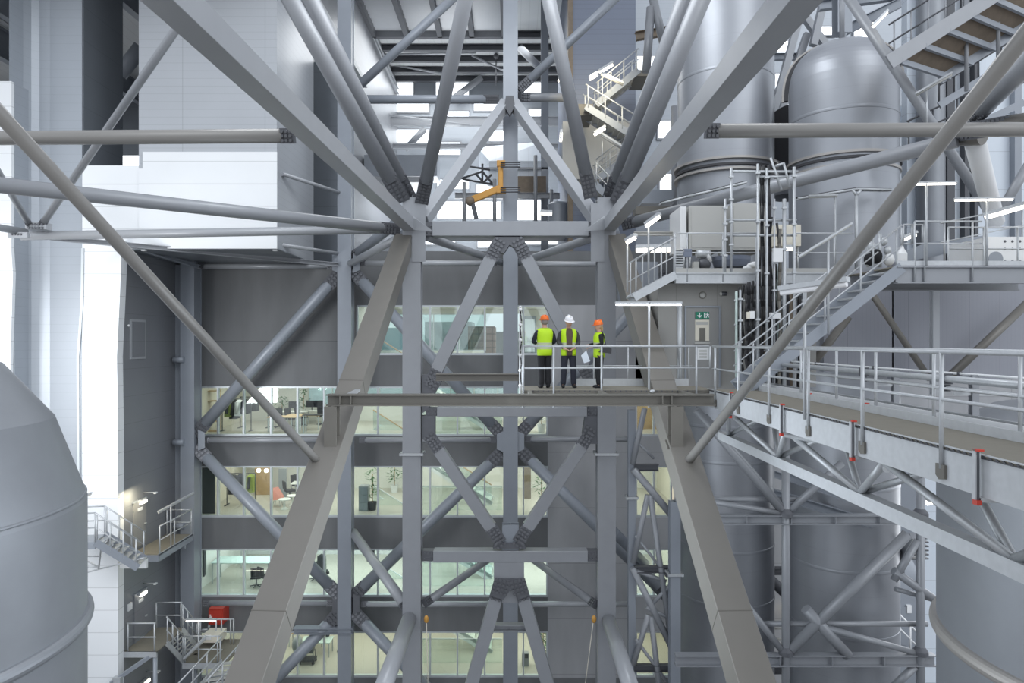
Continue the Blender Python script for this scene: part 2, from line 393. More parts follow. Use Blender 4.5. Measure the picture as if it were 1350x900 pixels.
# ---- corner: grey side wall, white tower fronts, hanging box
xs = xpx(155, 26.5)
sw = MB(); z_top = P(0, 327, 26.5).z
sw.add([(xs, 26.9, FLOOR), (xs, 31.6, FLOOR), (xs, 31.6, z_top), (xs, 26.9, z_top)] + [(xs - .1, 26.9, FLOOR), (xs - .1, 31.6, FLOOR), (xs - .1, 31.6, z_top), (xs - .1, 26.9, z_top)],
       [(0, 1, 2, 3), (7, 6, 5, 4), (0, 3, 7, 4), (1, 5, 6, 2), (3, 2, 6, 7), (0, 4, 5, 1)])
struct(sw, 'wall_left', 'sideclad')
# white wall left of it (bulging slightly outwards at mid height), front towers
def clad(name, pts, d0, d1, m): return struct(MB().prism([(P(x, y, d0).x, P(x, y, d0).z) for x, y in pts], d0, d1), name, m)
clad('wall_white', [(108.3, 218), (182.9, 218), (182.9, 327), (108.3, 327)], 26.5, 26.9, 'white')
clad('wall_box_skirt', [(182.9, 222), (188, 222), (188, 200), (365, 200), (365, 327.5), (182.9, 327.5)], 26.44, 26.495, 'white')  # white sheet added over the lower box; its brighter light put into colour
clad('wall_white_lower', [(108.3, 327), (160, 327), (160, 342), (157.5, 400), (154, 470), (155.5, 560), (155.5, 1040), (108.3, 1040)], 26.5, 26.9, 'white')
clad('wall_white_joint', [(107, 327), (110, 327), (109, 400), (104, 470), (106, 1040), (103, 1040), (101, 470), (106, 400)], 26.44, 26.495, 'alu')
# curved shaft face, cladding dimmed in colour for shade (a quarter-round inside corner) and its tower above
sh = MB(); d0 = 26.5
xa, xb = P(42, 0, d0).x, P(108, 0, d0).x
sec = [(xa, d0 - 1.2), (xa + .02, d0 - .5), (xa + .12, d0 - .2), (xa + .32, d0 - .04), (xa + .7, d0), (xb, d0), (xb, 29.2), (xa, 29.2)]
zt, zm = P(0, -60, d0).z, FLOOR
n = len(sec)
sh.add([(x, y, zm) for x, y in sec] + [(x, y, zt) for x, y in sec], [(i, i + 1, n + i + 1, n + i) for i in range(n - 1)], False)
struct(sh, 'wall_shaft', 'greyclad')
struct(MB().box((xb + .01, 26.52, P(0, 222, 26.5).z), (xb + .05, 29.2, zt)), 'wall_shaft_flank', 'darkclad')
clad('wall_white_edge', [(-80, 107), (15, 107), (15, 330), (17, 360), (13.5, 480), (16, 1040), (-80, 1040)], 25.3, 25.45, 'white')
x3 = P(15, 0, 25.3).x
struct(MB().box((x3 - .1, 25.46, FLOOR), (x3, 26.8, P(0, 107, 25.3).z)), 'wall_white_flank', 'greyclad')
# hanging clad box
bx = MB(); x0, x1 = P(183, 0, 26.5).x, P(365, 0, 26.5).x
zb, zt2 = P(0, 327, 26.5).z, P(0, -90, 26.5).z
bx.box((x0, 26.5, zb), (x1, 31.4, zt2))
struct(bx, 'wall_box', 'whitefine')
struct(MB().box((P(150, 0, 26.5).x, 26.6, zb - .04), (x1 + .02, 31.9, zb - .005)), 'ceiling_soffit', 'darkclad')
for px in (190, 363): struct(MB().cbox(P(px, 330, 26.7), .16, .16, .05), 'ceiling_spot', 'whitep')
# dark recess between box and tower: roof behind
ZC = 15.6
struct(MB().box((-40, 21, ZC), (-8.9, 42, ZC + .3)), 'ceiling_left', 'roofw')
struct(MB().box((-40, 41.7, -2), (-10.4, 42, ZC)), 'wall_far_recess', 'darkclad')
for lab, x, m, w_, h_ in (('heavy grey roof girder in the upper picture corner over the white tower', -25.5, 'bluesteel', .4, 1.5), ('slim pale roof girder in the upper picture corner', -24.1, 'lightsteel', .25, .5), ('roof girder just beyond the white tower top', -22.6, 'bluesteel', .35, 1.2), ('roof girder seen in the slot beside the white box', -17.0, 'bluesteel', .35, .9), ('slim roof girder in the slot beside the white box', -15.6, 'lightsteel', .25, .4)):
    ibeam(lab, (x, 24, ZC - h_ / 2), (x, 41.5, ZC - h_ / 2), h_, w_, m, name='roof_girder')
t = struct(MB().box((-30, 41.5, 9.6), (-21.5, 41.65, 11.2)), 'window_80', 'steel'); struct(MB().box((-29.8, 41.44, 9.8), (-21.7, 41.5, 11.0)), 'window_pane', 'daylight', t)
tubem('blue grey roof strut crossing the slot beside the white box', P(158, 98, 34), P(186, 62, 34), .35, (0, 0), 'bluesteel')
struct(MB().box(*R(161, 205, 184, 216, 33, 33.1)), 'window_81', 'daylight')
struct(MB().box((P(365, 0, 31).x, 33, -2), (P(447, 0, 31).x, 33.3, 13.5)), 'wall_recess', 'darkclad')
# ================================================================== FAR HALL
ZR = 23.0
struct(MB().box((-11.5, 34, ZR), (6, 61, ZR + .3)), 'ceiling', 'roofw')
XLH, XRH = -10.1, 2.45
struct(MB().box((XLH - .3, 33.5, 3.2), (XLH, 61, ZR)), 'wall_far_left', 'sideclad')
DFW = 60.0
fw = MB()
# the windows of the far wall (pixels)
FWIN = [(518, 108, 545, 127), (575, 108, 618, 127), (520, 135, 565, 148), (625, 133, 657, 146), (585, 147, 618, 157), (520, 171, 565, 188), (575, 188, 607, 204),
        (677, 64, 713, 84), (690, 105, 713, 123), (697, 144, 713, 157), (645, 172, 666, 186), (482, 189, 510, 200), (577, 237, 618, 249), (577, 266, 660, 288), (628, 244, 667, 262), (678, 264, 716, 290), (680, 194, 713, 199), (484, 274, 512, 290), (560, 310, 600, 322), (630, 312, 660, 326), (690, 312, 735, 322)]
fw.box((XLH - 1, DFW, 3.2), (8, DFW + .4, ZR)); struct(fw, 'wall_far', 'greyclad')
for i, (a, b, c, d_) in enumerate(FWIN):
    p, q = P(a, d_, DFW - .05), P(c, b, DFW - .05)
    t = struct(MB().box((p.x - .12, DFW - .12, p.z - .12), (q.x + .12, DFW - .0, p.z)).box((p.x - .12, DFW - .12, q.z), (q.x + .12, DFW, q.z + .12)).box((p.x - .12, DFW - .12, p.z), (p.x, DFW, q.z)).box((q.x, DFW - .12, p.z), (q.x + .12, DFW, q.z)), 'window_%d' % (20 + i), 'steel')
    struct(MB().box((p.x, DFW - .06, p.z), (q.x, DFW - .02, q.z)), 'window_pane', 'daylight', t)
# right side of the far hall: a tall blue clad shaft
cx0, cx1 = P(755, 0, 38).x, P(838, 0, 38).x
struct(MB().box((cx0, 38, P(0, 345, 38).z), (cx1, 50, 26)), 'wall_clad_shaft', 'corr')
struct(MB().box((cx0 - .25, 37.9, P(0, 345, 38).z), (cx0, 38.6, 26)), 'trim_2', 'rust')
struct(MB().box((P(838, 0, 40).x, 44, 3.2), (30, 44.4, 30)), 'wall_far_right', 'greyclad')
RW = [(1008, 60, 1018, 70), (1024, 55, 1038, 72), (1010, 98, 1018, 120), (1022, 98, 1040, 118), (1014, 138, 1024, 150), (1030, 138, 1046, 142), (1076, 36, 1100, 46), (1126, 30, 1152, 50), (838, 75, 866, 98), (868, 160, 884, 182), (870, 230, 886, 256), (1012, 158, 1020, 166)]
for i, (a, b, c, d_) in enumerate(RW):
    p, q = P(a, d_, 43.9), P(c, b, 43.9)
    t = struct(MB().box((p.x - .1, 43.85, p.z - .1), (q.x + .1, 44, q.z + .1)), 'window_%d' % (50 + i), 'steel')
    struct(MB().box((p.x, 43.8, p.z), (q.x, 43.86, q.z)), 'window_pane', 'daylight', t)
# roof light and purlins
def roofbar(label, d, w=.35, h=.5, x0=XLH, x1=4.5, z=None, m='darksteel', px=None):
    z = z or ZR - h / 2
    return ibeam(label, (x0, d, z), (x1, d, z), h, w, m, name='roof_purlin', cat='purlin', tf=.05)
for lab, d in (('dark roof purlin beside the louvred roof light', 50.7), ('dark roof purlin one row beyond the roof light', 52.9), ('dark roof purlin in the middle of the white roof bay', 55.0), ('dark roof purlin second from the far window wall', 57.2), ('dark roof purlin right in front of the far window wall', 59.2)): roofbar(lab, d)
t = thing('roof_light', 'louvred roof light with dark frame set in the far hall ceiling', 'skylight', (-5, 46, ZR - .8))
f = MB()
for a, b in (((-10, 43.5), (-.6, 43.5)), ((-10, 49.4), (-.6, 49.4)), ((-10, 43.5), (-10, 49.4)), ((-.6, 43.5), (-.6, 49.4)), ((-5.2, 43.5), (-5.2, 49.4)), ((-7.6, 43.5), (-7.6, 49.4)), ((-2.9, 43.5), (-2.9, 49.4))):
    f.bar((a[0], a[1], ZR - .55), (b[0], b[1], ZR - .55), .35, 1.0)
f.build('frame', 'darksteel', t)
g = MB()
for k in range(9): g.bar((-10, 44 + k * .62, ZR - .5), (-.6, 44 + k * .62, ZR - .5), .45, .05, (0, .5, 1))
g.build('louver', 'lightsteel', t)
MB().box((-10, 43.5, ZR - .1), (-.6, 49.4, ZR - .05)).build('pane', 'daylight', t)
# ceiling ties
for lab, a, b in (('thin roof tie crossing the near purlin gap', (488, 45, 50.5), (548, 32, 50.5)), ('thin roof tie from wall edge beam to hoist', (498, 60, 54), (560, 67, 54)), ('thin roof tie near the chain hoist', (622, 73, 54), (668, 95, 54)), ('thin roof tie under the second purlin gap', (600, 30, 50), (660, 46, 50)), ('thin roof tie over the far window row', (510, 84, 57), (582, 97, 57)), ('thin pipe slung under the far roof purlins', (500, 72, 54), (628, 69, 54))):
    MB().tube(P(*a), P(*b), .09, 8).build('roof_tie', 'steel', label=lab, cat='tie', kind='thing')
ibeam('pale inclined edge beam along the far hall side wall', P(468, -2, 45), P(524, 121, 59.5), .5, .35, 'lightsteel', name='edge_beam', cat='beam')['kind'] = 'thing'
t = thing('chain_hoist', 'small chain hoist hanging from the far roof beside the central column', 'hoist', P(654, 62, 54))
MB().bar(P(654, 55, 54), P(654, 70, 54), .45, .5, (0, 1, 0), .08).build('hoist_body', 'galv', t)
MB().tube(P(654, 48, 54), P(654, 112, 54), .04, 6).build('chain', 'darksteel', t)
MB().ball(P(654, 74, 54), .22, 10, 6).build('hook_block', 'darksteel', t)
# crossbeams of the far hall
for lab, py, d, h in (('grey crossbeam of the far hall at half height, windows above and below', 160, 57, .75), ('grey crossbeam of the far hall over the clad duct', 193, 58, .4)):
    ibeam(lab, (XLH, d, zpx(py, d)), (XRH + 1.5, d, zpx(py, d)), h, .4, 'steel', name='cross_girder')
for lab, a, b, r in (('sloping tie rod in the far hall between the crossbeams', (460, 145, 56), (620, 165, 56), .09), ('far bracing tube leaning between bright far windows', (534, 197, 58.5), (560, 170, 58.5), .28), ('pair-mate far bracing tube near the upper far windows', (600, 128, 58.5), (635, 102, 58.5), .28), ('far bracing tube by the window beside the central column', (685, 62, 50), (710, 88, 50), .28)):
    MB().tube(P(*a), P(*b), r, 12).build('far_brace', 'steel', label=lab, cat='brace', kind='thing')
# grey clad duct, clarifier body
t = thing('clad_duct', 'pale clad octagonal duct behind the central column', 'duct', P(645, 230, 50))
MB().hull([P(x, y, d) for x, y, d in ((632, 197, 48), (645, 212, 46), (720, 212, 46), (720, 186, 48), (645, 200, 50), (632, 238, 48), (645, 246, 46), (720, 246, 46), (640, 193, 52), (720, 240, 52))]).build('duct_body', 'bluewhite', t)
MB().bar(P(632, 222, 45.8), P(722, 222, 45.8), .1, .12).build('duct_band', 'steel', t)
MB().box(*R(676, 232, 720, 253, 44, 45.5)).build('rust_casing', 'rust', label='brown ribbed casing under the clad duct', cat='casing', kind='thing')
t = thing('vessel', 'dark round vessel standing behind the upper cross girder', 'vessel', P(735, 292, 40))
MB().lathe(P(736, 297, 40), [(0, 0), (.62, 0), (.62, 1.2), (.5, 1.32), (0, 1.35)], 24).build('vessel_body', 'bluesteel', t)
MB().box(*R(480, 204, 576, 232, 46, 48)).build('clad_housing', 'bluesteel', label='grey clad housing between tubes on the far platform', cat='housing', kind='thing')
MB().box(*R(476, 233, 560, 240, 44, 47)).build('far_platform', 'steel', label='far platform slab under the grey clad housing', cat='platform', kind='thing')
ibeam('thin steel girder behind the ochre crane under the brown casing', P(600, 258, 44), P(738, 258, 44), .35, .3, 'steel')
for lab, px, y0, y1 in (('slim post of the far platform under the crane arm', 612, 240, 304), ('slim post behind the crane slew bearing', 652, 236, 304), ('slim post beside the round dark vessel', 706, 205, 304), ('slim post by the far window under casing', 727, 250, 304)):
    MB().tube(P(px, y0, 43), P(px, y1, 43), .12, 10).build('far_post', 'steel', label=lab, cat='post', kind='thing')
struct(MB().box((-4.5, 39.2, P(0, 297, 40).z - .25), (5.2, 44.6, P(0, 297, 40).z - .02)), 'floor_far_platform', 'steel')
# lattice truss by the crane
t = thing('lattice_truss', 'small dark lattice truss beyond the crane arm', 'truss', P(625, 230, 44))
for a, b in (((606, 236), (636, 226)), ((610, 236), (650, 243)), ((636, 226), (650, 243)), ((628, 230), (638, 241)), ((648, 230), (637, 241)), ((600, 216), (646, 224)), ((636, 216), (636, 241))):
    MB().tube(P(*a, 44), P(*b, 44), .07, 8).build('truss_bar', 'darksteel', t)
# ochre slewing crane
t = thing('slewing_crane', 'ochre slewing crane arm bolted to the central column', 'crane', P(660, 255, 30.2))
MB().bar(P(660, 215, 30.2), P(660, 253, 30.2), .22, .22, (0, 1, 0), .03).build('mast', 'crane', t)
MB().bar(P(662, 247, 30.2), P(621, 264, 30.2), .2, .3, (0, 0, 1), .03).build('boom', 'crane', t)
MB().bar(P(655, 216, 30.2), P(666, 216, 30.2), .3, .25).build('upper_bearing', 'crane', t)
MB().bar(P(655, 251, 30.2), P(667, 251, 30.2), .3, .25).build('lower_bearing', 'crane', t)
MB().bar(P(622, 264, 30.2), P(628, 288, 30.2), .2, .2, (0, 1, 0)).build('grab', 'darksteel', t)
MB().ball(P(620, 265, 30.2), .22, 12, 8).build('boom_head', 'rust', t)
for lab, py in (('upper clamp rods round central column at the crane', 214), ('lower clamp rods round central column at the crane', 247)):
    t = thing('column_clamp', lab, 'clamp', P(668, py, 30))
    for k in (0, 1, 2): MB().tube(P(660, py + k * 3, 30), P(686, py + k * 3, 30), .03, 6).build('clamp_rod', 'darksteel', t)
# ================================================================== RIGHT BACKGROUND
DRW = 27.0
def rbox(name, px0, px1, py0, py1, d, d2, m): return struct(MB().box(*R(px0, py0, px1, py1, d, d2)), name, m)
rbox('wall_right', 1196, 1420, -60, 345, DRW, DRW + .4, 'bluewhite')
rbox('wall_right_band', 1176, 1420, 345, 500, 22.4, 22.7, 'lavclad')
rbox('wall_right_panel', 1086, 1178, 375, 490, 22.4, 22.7, 'lavclad')
rbox('wall_right_low', 1180, 1300, 600, 900, 30, 30.3, 'bluewhite')
rbox('wall_right_grey', 1178, 1208, 600, 900, 28.5, 29.8, 'bluesteel')
rbox('wall_right_upper', 1170, 1205, 140, 175, 28, 28.3, 'bluewhite')
for lab, px0, px1, m in (('pale duct shaft beside the second silo, dark slot next to it', 1214, 1247, 'bluewhite'),):
    t = thing('round_duct', lab, 'duct', P(1230, 345, 26.5))
    a = P(1231, 345, 26.5); MB().lathe((a.x, 26.7, a.z), [(.5, 0), (.5, 14)], 32).build('duct_shell', 'tank', t)
for k, (lab, px0, px1) in enumerate((('dark upright channel next to the round pale duct', 1249, 1259), ('thin dark upright pipe on the pale panels by the white strut', 1272, 1277), ('dark upright channel on the pale wall under the upper walkway', 1285, 1290), ('blue grey upright against the pale panels at the picture edge', 1338, 1347))):
    MB().box(*R(px0, -60, px1, 345, 26.7, 26.98)).build('wall_channel', 'bluesteel' if k == 3 else 'darksteel', label=lab, cat='channel', kind='thing')
# ================================================================== STEEL FRAME
def column(label, px, d, w, dp, y0, y1, m='steel', name='steel_column', collars=(), bandm='gusset'):
    a, b = P(px, y0, d), P(px, y1, d); t = thing(name, label, 'column', b)
    mb = MB(); mb.ibar(V((a.x, d, b.z)), V((a.x, d, a.z)), dp, w, (0, 1, 0), .05, .05)
    mb.build('column_shaft', m, t)
    MB().box((a.x - w / 2 + .03, d - dp / 2 + .05, b.z), (a.x + w / 2 - .03, d + dp / 2 - .05, a.z)).build('web_infill', m, t)
    for cy in collars:
        z = P(px, cy, d).z; mb = MB()
        for sx, sy, lx, ly in ((0, -1, w + .2, .06), (0, 1, w + .2, .06), (-1, 0, .06, dp + .2), (1, 0, .06, dp + .2)):
            mb.cbox((a.x + sx * (w / 2 + .05), d + sy * (dp / 2 + .05), z), lx, ly, .09)
        mb.build('collar', 'galv', t)
    return t
B_ = 1080
column('tall grey column from the girder node down past the gangway, sloping box leg beside it', 544, DF, .66, .55, 262, B_, 'steel', collars=(597,))
column('tall grey column right behind the people down to the picture bottom', 798.5, DF, .66, .55, 262, B_, 'steel', collars=(597,))
column('grey facade column between the coat rack offices and the stair offices', 456, DC, .62, .6, -80, B_, 'bluesteel')
column('central facade column rising behind the ochre crane and all the cross braces', 673, DC, .66, .6, -80, B_, 'bluesteel')
column('corner column where office facade meets the grey side wall', 252, DC, .62, .75, 335, B_, 'bluesteel')
column('slim corner post hard against the grey side wall', 236, DC + .3, .42, .5, 350, B_, 'bluesteel')
column('slim grey column between far hall windows and the clad shaft', 718, 46, .5, .5, -60, 330, 'bluesteel')
# side wall ties on the corner post
for lab, py in (('short horizontal tube stub on the corner post level with the notice board', 474), ('short horizontal tube stub on the corner post level with the window sill of jackets', 583), ('short horizontal tube stub on the corner post above the red hose box', 693)):
    a = P(229, py, 30.6); MB().tube(a, P(243, py, 30.6), .14, 12).build('stub_tube', 'bluesteel', label=lab, cat='stub', kind='thing')
# node blocks at the girder nodes
for lab, px, sgn in (('thick node plate block heading the column by the big white cladding side', 552, -1), ('thick node plate block heading the column on the silo side', 788, 1)):
    t = thing('node_block', lab, 'node', P(px, 330, DF))
    MB().hull([P(px - 9, 268, DF - .3), P(px + 9, 268, DF - .3), P(px - 9, 345, DF - .3), P(px + 9, 345, DF - .3), P(px - 9, 268, DF + .3), P(px + 9, 268, DF + .3), P(px - 9, 345, DF + .3), P(px + 9, 345, DF + .3)]).build('node_plate', 'steel', t)
    MB().hull([P(px - 8 * sgn * -1, 285, DF - .42), P(px + 17 * -sgn, 303, DF - .9), P(px - 8 * sgn * -1, 303, DF - .42), P(px - 8 * sgn * -1 + 1, 285, DF - .42), P(px + 17 * -sgn, 304.5, DF - .9), P(px + 8 * sgn + 1, 303, DF - .42)]).build('stiffener_fin', 'lightsteel', t)
    MB().hull([P(px + 8 * sgn, 255, DF), P(px + 14 * sgn, 296, DF), P(px + 9 * sgn, 345, DF), P(px + 8 * sgn, 345, DF), P(px + 8 * sgn, 255, DF + .2), P(px + 14 * sgn, 296, DF + .2), P(px + 9 * sgn, 345, DF + .2)]).build('side_gusset', 'bluesteel', t)
# cross girders of the front frame
def girder(label, x0, x1, py, h, d=DF, dep=.5, ends=True, m='steel'):
    t = thing('cross_girder', label, 'girder', P(x0, py, d)); a, b = P(x0, py, d), P(x1, py, d)
    e = .42 if ends else 0
    MB().bar(a + V((e, 0, 0)), b - V((e, 0, 0)), dep, h, (0, 0, 1), .01).build('box_section', m, t)
    if ends:
        for p, s in ((a, 1), (b, -1)):
            pl = MB().bar(p, p + V((s * .46, 0, 0)), dep * .7, h * .94).build('end_plate', 'gusset', t)
            bb = MB(); bolts(bb, p + V((s * .23, -dep * .35, 0)), V((1, 0, 0)), V((0, 0, 1)), V((0, -1, 0)), 3, 2, .13, h * .45, .035); bb.build('bolt', 'bolt', pl)
    return t
girder('top cross girder joining both girder nodes under the ochre crane', 556, 790, 302.5, .53)
girder('middle cross girder just underneath the people gangway', 562, 788, 542, .34, DF, .5)
girder('lowest full cross girder with V struts meeting on top of it', 557, 789, 731, .40)
ibeam('slim flanged girder behind the gangway from column to scaffold pole', P(575, 497, 22.6), P(690, 497, 22.6), .24, .3, 'warmsteel')
ibeam('short girder tying the bottom A struts together', P(653, 826, DF), P(692, 826, DF), .22, .3, 'steel', stiff=1)
# gussets
def gusset(label, pts, d, th, rows, m='gusset', name='gusset_plate'):
    t = thing(name, label, 'gusset', P(*pts[0], d))
    MB().prism([(P(x, y, d).x, P(x, y, d).z) for x, y in pts], d, d + th).build('plate', m, t)
    for (x, y, ux, uy, nu, nw) in rows:
        u = V((ux, 0, -uy)).normalized(); w = V((u.z, 0, -u.x)); bb = MB()
        bolts(bb, P(x, y, d), u, w, V((0, -1, 0)), nu, nw, .15, .15, .042, .05); bb.build('bolt', 'bolt', t)
    return t
gusset('gusset under the top girder with two bolt groups fanning to the K struts', [(652, 312), (688, 312), (697, 326), (685, 332), (672, 322), (664, 334), (645, 328)], DF - .2, .4, [(657, 322, -.55, .85, 3, 3), (685, 321, .5, .85, 3, 3)])
gusset('dark gusset on the column where the K strut ends over the gangway girder', [(556, 494), (575, 492), (582, 503), (572, 520), (564, 540), (556, 545)], DF - .2, .4, [(570, 505, .5, -.8, 3, 3)])
gusset('dark gusset on the column below the gangway where the V strut starts', [(556, 548), (573, 548), (573, 574), (566, 585), (556, 578)], DF - .2, .4, [(566, 577, .55, .8, 2, 3)])
gusset('dark gusset on the rear column behind the people', [(776, 490), (788, 490), (788, 545), (780, 545), (768, 520)], DF - .2, .4, [(779, 505, .5, .8, 3, 2)])
gusset('dark gusset below the gangway on the column behind the people', [(772, 548), (788, 548), (788, 585), (778, 585), (768, 572)], DF - .2, .4, [(776, 570, .5, -.8, 3, 3)])
gusset('gusset seat on the lowest girder where the V struts meet', [(650, 723), (693, 723), (690, 706), (680, 716), (664, 716), (654, 706)], DF - .2, .4, [(658, 714, .55, .8, 3, 3), (685, 714, -.55, .8, 3, 3)])
gusset('head gusset of the bottom A struts with twin square bolt groups', [(652, 764), (690, 764), (697, 786), (684, 790), (674, 776), (664, 790), (648, 786)], DF - .45, .35, [(660, 773, -.25, .95, 4, 4), (684, 773, .25, .95, 4, 4)])
t = thing('stub_column', 'short thick stub column between lowest girder and the A strut head', 'column', P(671, 790, DF))
MB().ibar(P(671, 790, DF), P(671, 738, DF), .6, 1.1, (0, 1, 0), .05).build('column_shaft', 'steel', t)
MB().ibar(P(673, 723, DF + .1), P(673, 690, DF + .1), .4, .6, (0, 1, 0), .05).build('upper_shaft', 'bluesteel', t)
# box struts in the front frame
UY = (0, 1, 0)
boxm('K strut from the top girder gusset down to the column beside the stair offices', P(657, 320, DF), P(566, 508, DF), .46, .4, UY, (1, 1), name='box_strut', cat='strut')
boxm('K strut from the top girder gusset down behind the three people', P(683, 320, DF), P(781, 505, DF), .46, .4, UY, (1, 1), name='box_strut', cat='strut')
boxm('V strut falling from the column gusset to the lowest girder, glass stair behind it', P(566, 574, DF), P(660, 714, DF), .42, .4, UY, (1, 1), name='box_strut', cat='strut')
boxm('V strut falling from behind the people gangway to the lowest girder, concrete wall behind it', P(780, 568, DF), P(683, 714, DF), .42, .4, UY, (1, 1), name='box_strut', cat='strut')
boxm('bottom A strut running down past the stair office windows', P(660, 766, DF - .2), P(615, 925, DF - .2), .46, .4, UY, (1, 0), name='box_strut', cat='strut')
boxm('bottom A strut running down beside the small grey office bin', P(684, 766, DF - .2), P(729, 925, DF - .2), .46, .4, UY, (1, 0), name='box_strut', cat='strut')
APEX = P(672, 133, 30.2)
boxm('inclined box strut from crane column top to the node by the white box', P(558, 290, DF), P(667, 136, 30.2), .42, .42, (0, -.6, 1), (0, 0), 'lightsteel', name='box_strut', cat='strut')
boxm('inclined box strut from crane column top to the node by the silos', P(786, 290, DF), P(677, 136, 30.2), .42, .42, (0, -.6, 1), (0, 0), 'lightsteel', name='box_strut', cat='strut')
gusset('small apex plate where inclined struts meet the central column', [(667, 126), (677, 126), (679, 140), (672, 152), (665, 140)], 29.7, .3, [], 'darksteel')
# sloping main legs (box), joining the nodes to the ground near the viewer
LT, LB = P(533, 318, 25.0), P(330, 900, 11.4)
LB2 = LT + (LB - LT) * 1.5
lup = V((0, -.577, .816))
def leg(label, a, b, w, h):
    t = thing('main_leg', label, 'leg', a)
    MB().bar(a, b, w, h, lup, .008).build('box_section', 'warmsteel', t)
    z = (b - a).normalized(); x, y, zz = MB().frame(a, b, lup)
    for f in (.35, .62):
        p = lerp(a, b, f); mb = MB(); mb.bar(p, p + z * .015, w + .012, h + .012, lup); mb.build('weld_seam', 'brownsteel', t)
    return t
leg('sloping box leg passing in front of the office windows, gangway bracket on it', LT, LB2, .62, .62)
RT, RB = P(812, 318, 25.0), P(990, 900, 11.4)
RB2 = RT + (RB - RT) * 1.5
leg('sloping box leg passing in front of the silos, gangway bracket on it', RT, RB2, .62, .62)
for lab, a, s in (('tapered head plate on the leg by the office windows', LT, 1), ('tapered head plate on the leg by the silos', RT, -1)):
    t = thing('leg_head', lab, 'plate', a); z = (LB - LT).normalized() if s > 0 else (RB - RT).normalized()
    n = lup.normalized()
    MB().bar(a - z * .9, a + z * 1.1, .12, .16, lup).build('rib', 'warmsteel', t)
    MB().bar(a - z * .95, a - z * .1, .34, .42, lup).build('neck', 'bluesteel', t)
    bb = MB(); bolts(bb, a - z * .5 + n * .21 + V((.1 * s, 0, 0)), V((1, 0, 0)), z, n, 2, 4, .14, .16, .035); bb.build('bolt', 'bolt', t)
# top chords running towards the viewer
def chord(label, a, b, w): 
    return boxm(label, a, b, w, w, (0, 0, 1), (0, 0), 'lightsteel', name='top_chord', cat='girder', ch=.006)
a = P(540, 297, 24.8); b = P(229, 0, 8.9); chord('huge pale box chord running from the node up across the white clad box', a, a + (b - a) * 1.25, .42)
a = P(803, 297, 24.8); b = P(1046, 0, 8.9); chord('huge pale box chord running from the node up across the first silo', a, a + (b - a) * 1.25, .42)
# thick round tubes rising from the nodes
def riser(label, a, b, r, ext=1.15, sl=1.0):
    b = a + (b - a) * ext; return tubem(label, a, b, r, (1, 0), 'steel', 'riser_tube', 'tube', sl)
riser('front one of two thick parallel tubes rising past the white box edge', P(530, 264, 24.8), P(383, 0, 20.6), .27)
riser('rear one of two thick parallel tubes rising past the white box edge', P(540, 262, 26.0), P(409, 0, 21.4), .27)
riser('upright thick tube leaning to the roof light from the office side node', P(556, 266, 24.8), P(613, 0, 20.2), .23)
riser('upright thick tube leaning away in front of the clad shaft', P(779, 260, 24.8), P(723.5, 0, 22.5), .235)
riser('front one of two thick tubes rising across the first silo', P(815, 266, 24.6), P(924, 0, 21.0), .29)
riser('rear one of two thick tubes rising beside the first silo', P(803, 264, 26.2), P(903, 0, 21.8), .28)
# horizontal tubes between towers
def longtube(label, a, b, r, ends=(0, 0), m='steel', sl=.6): return tubem(label, a, b, r, ends, m, 'tie_tube', 'tube', sl)
longtube('level round tube from the picture edge to the big chord at the white box', P(-260, 184, 14.6), P(388, 179, 14.6), .148, (0, 1), 'tubewarm', sl=.28)
longtube('level round tube from the big chord past both silos', P(930, 172.5, 14.6), P(1620, 169.5, 14.6), .15, (1, 0), 'tubewarm', sl=.28)
longtube('long tube sloping gently from the picture edge to the node under the white box', P(-70, 236, 16.2), P(520, 302, 24.8), .2, (0, 1))
longtube('straight pale tube from the white tower bracket to the node', P(28, 311, 24.0), P(528, 302, 25.4), .155, (0, 1), 'lightsteel')
longtube('long tube sloping gently from the silo side node up to the walkway node', P(822, 296, 24.8), P(1262, 184, 17.4), .2, (1, 0))
tubem('slender diagonal tube falling from the picture edge to the leg at the office windows', P(424, 614, 15.6) + (P(-30, 118, 7.2) - P(424, 614, 15.6)) * 1.35, P(424, 614, 15.6), .086, (0, 0), 'tubewarm', 'diagonal_tube', 'tube')
tubem('slender diagonal tube falling across silo and stair to the leg at the silos', P(901, 616, 15.6) + (P(1385, 4, 6.8) - P(901, 616, 15.6)) * 1.35, P(901, 616, 15.6), .092, (0, 0), 'tubewarm', 'diagonal_tube', 'tube')
for lab, p in (('dark foot plate of the diagonal tube on the office side leg', (424, 613, 15.55)), ('dark foot plate of the diagonal tube on the silo side leg', (902, 615, 15.55))):
    c = P(*p); t = thing('foot_plate', lab, 'plate', c)
    MB().bar(c - V((.16, 0, .0)), c + V((.16, 0, .0)), .2, .05, lup, .01).build('plate', 'brownsteel', t)
    MB().hull([c + V((x, y, z)) for x, y, z in ((-.02, -.1, 0), (.02, -.1, 0), (-.02, .1, 0), (.02, .1, 0), (-.02, 0, .22), (.02, 0, .22))]).build('fin', 'brownsteel', t)
tubem('thin tube rising from the white tower bracket behind the big chord', P(54, 298, 23.9), P(290, -46, 17.5), .115, (1, 0), 'steel', 'brace_tube', 'brace', .35)
tubem('thin tube rising from the white tower bracket towards the picture edge', P(40, 298, 23.9), P(-30, 180, 19.5), .1, (1, 0), 'steel', 'brace_tube', 'brace', .35)
t = thing('wall_bracket', 'white bolted bracket on the white tower carrying three thin tubes', 'bracket', P(40, 304, 23.9))
MB().box(*R(33, 293, 60, 302, 23.7, 24.05)).build('plate', 'lightsteel', t); MB().box(*R(10, 306, 36, 313, 23.0, 23.15)).build('arm_plate', 'lightsteel', t)
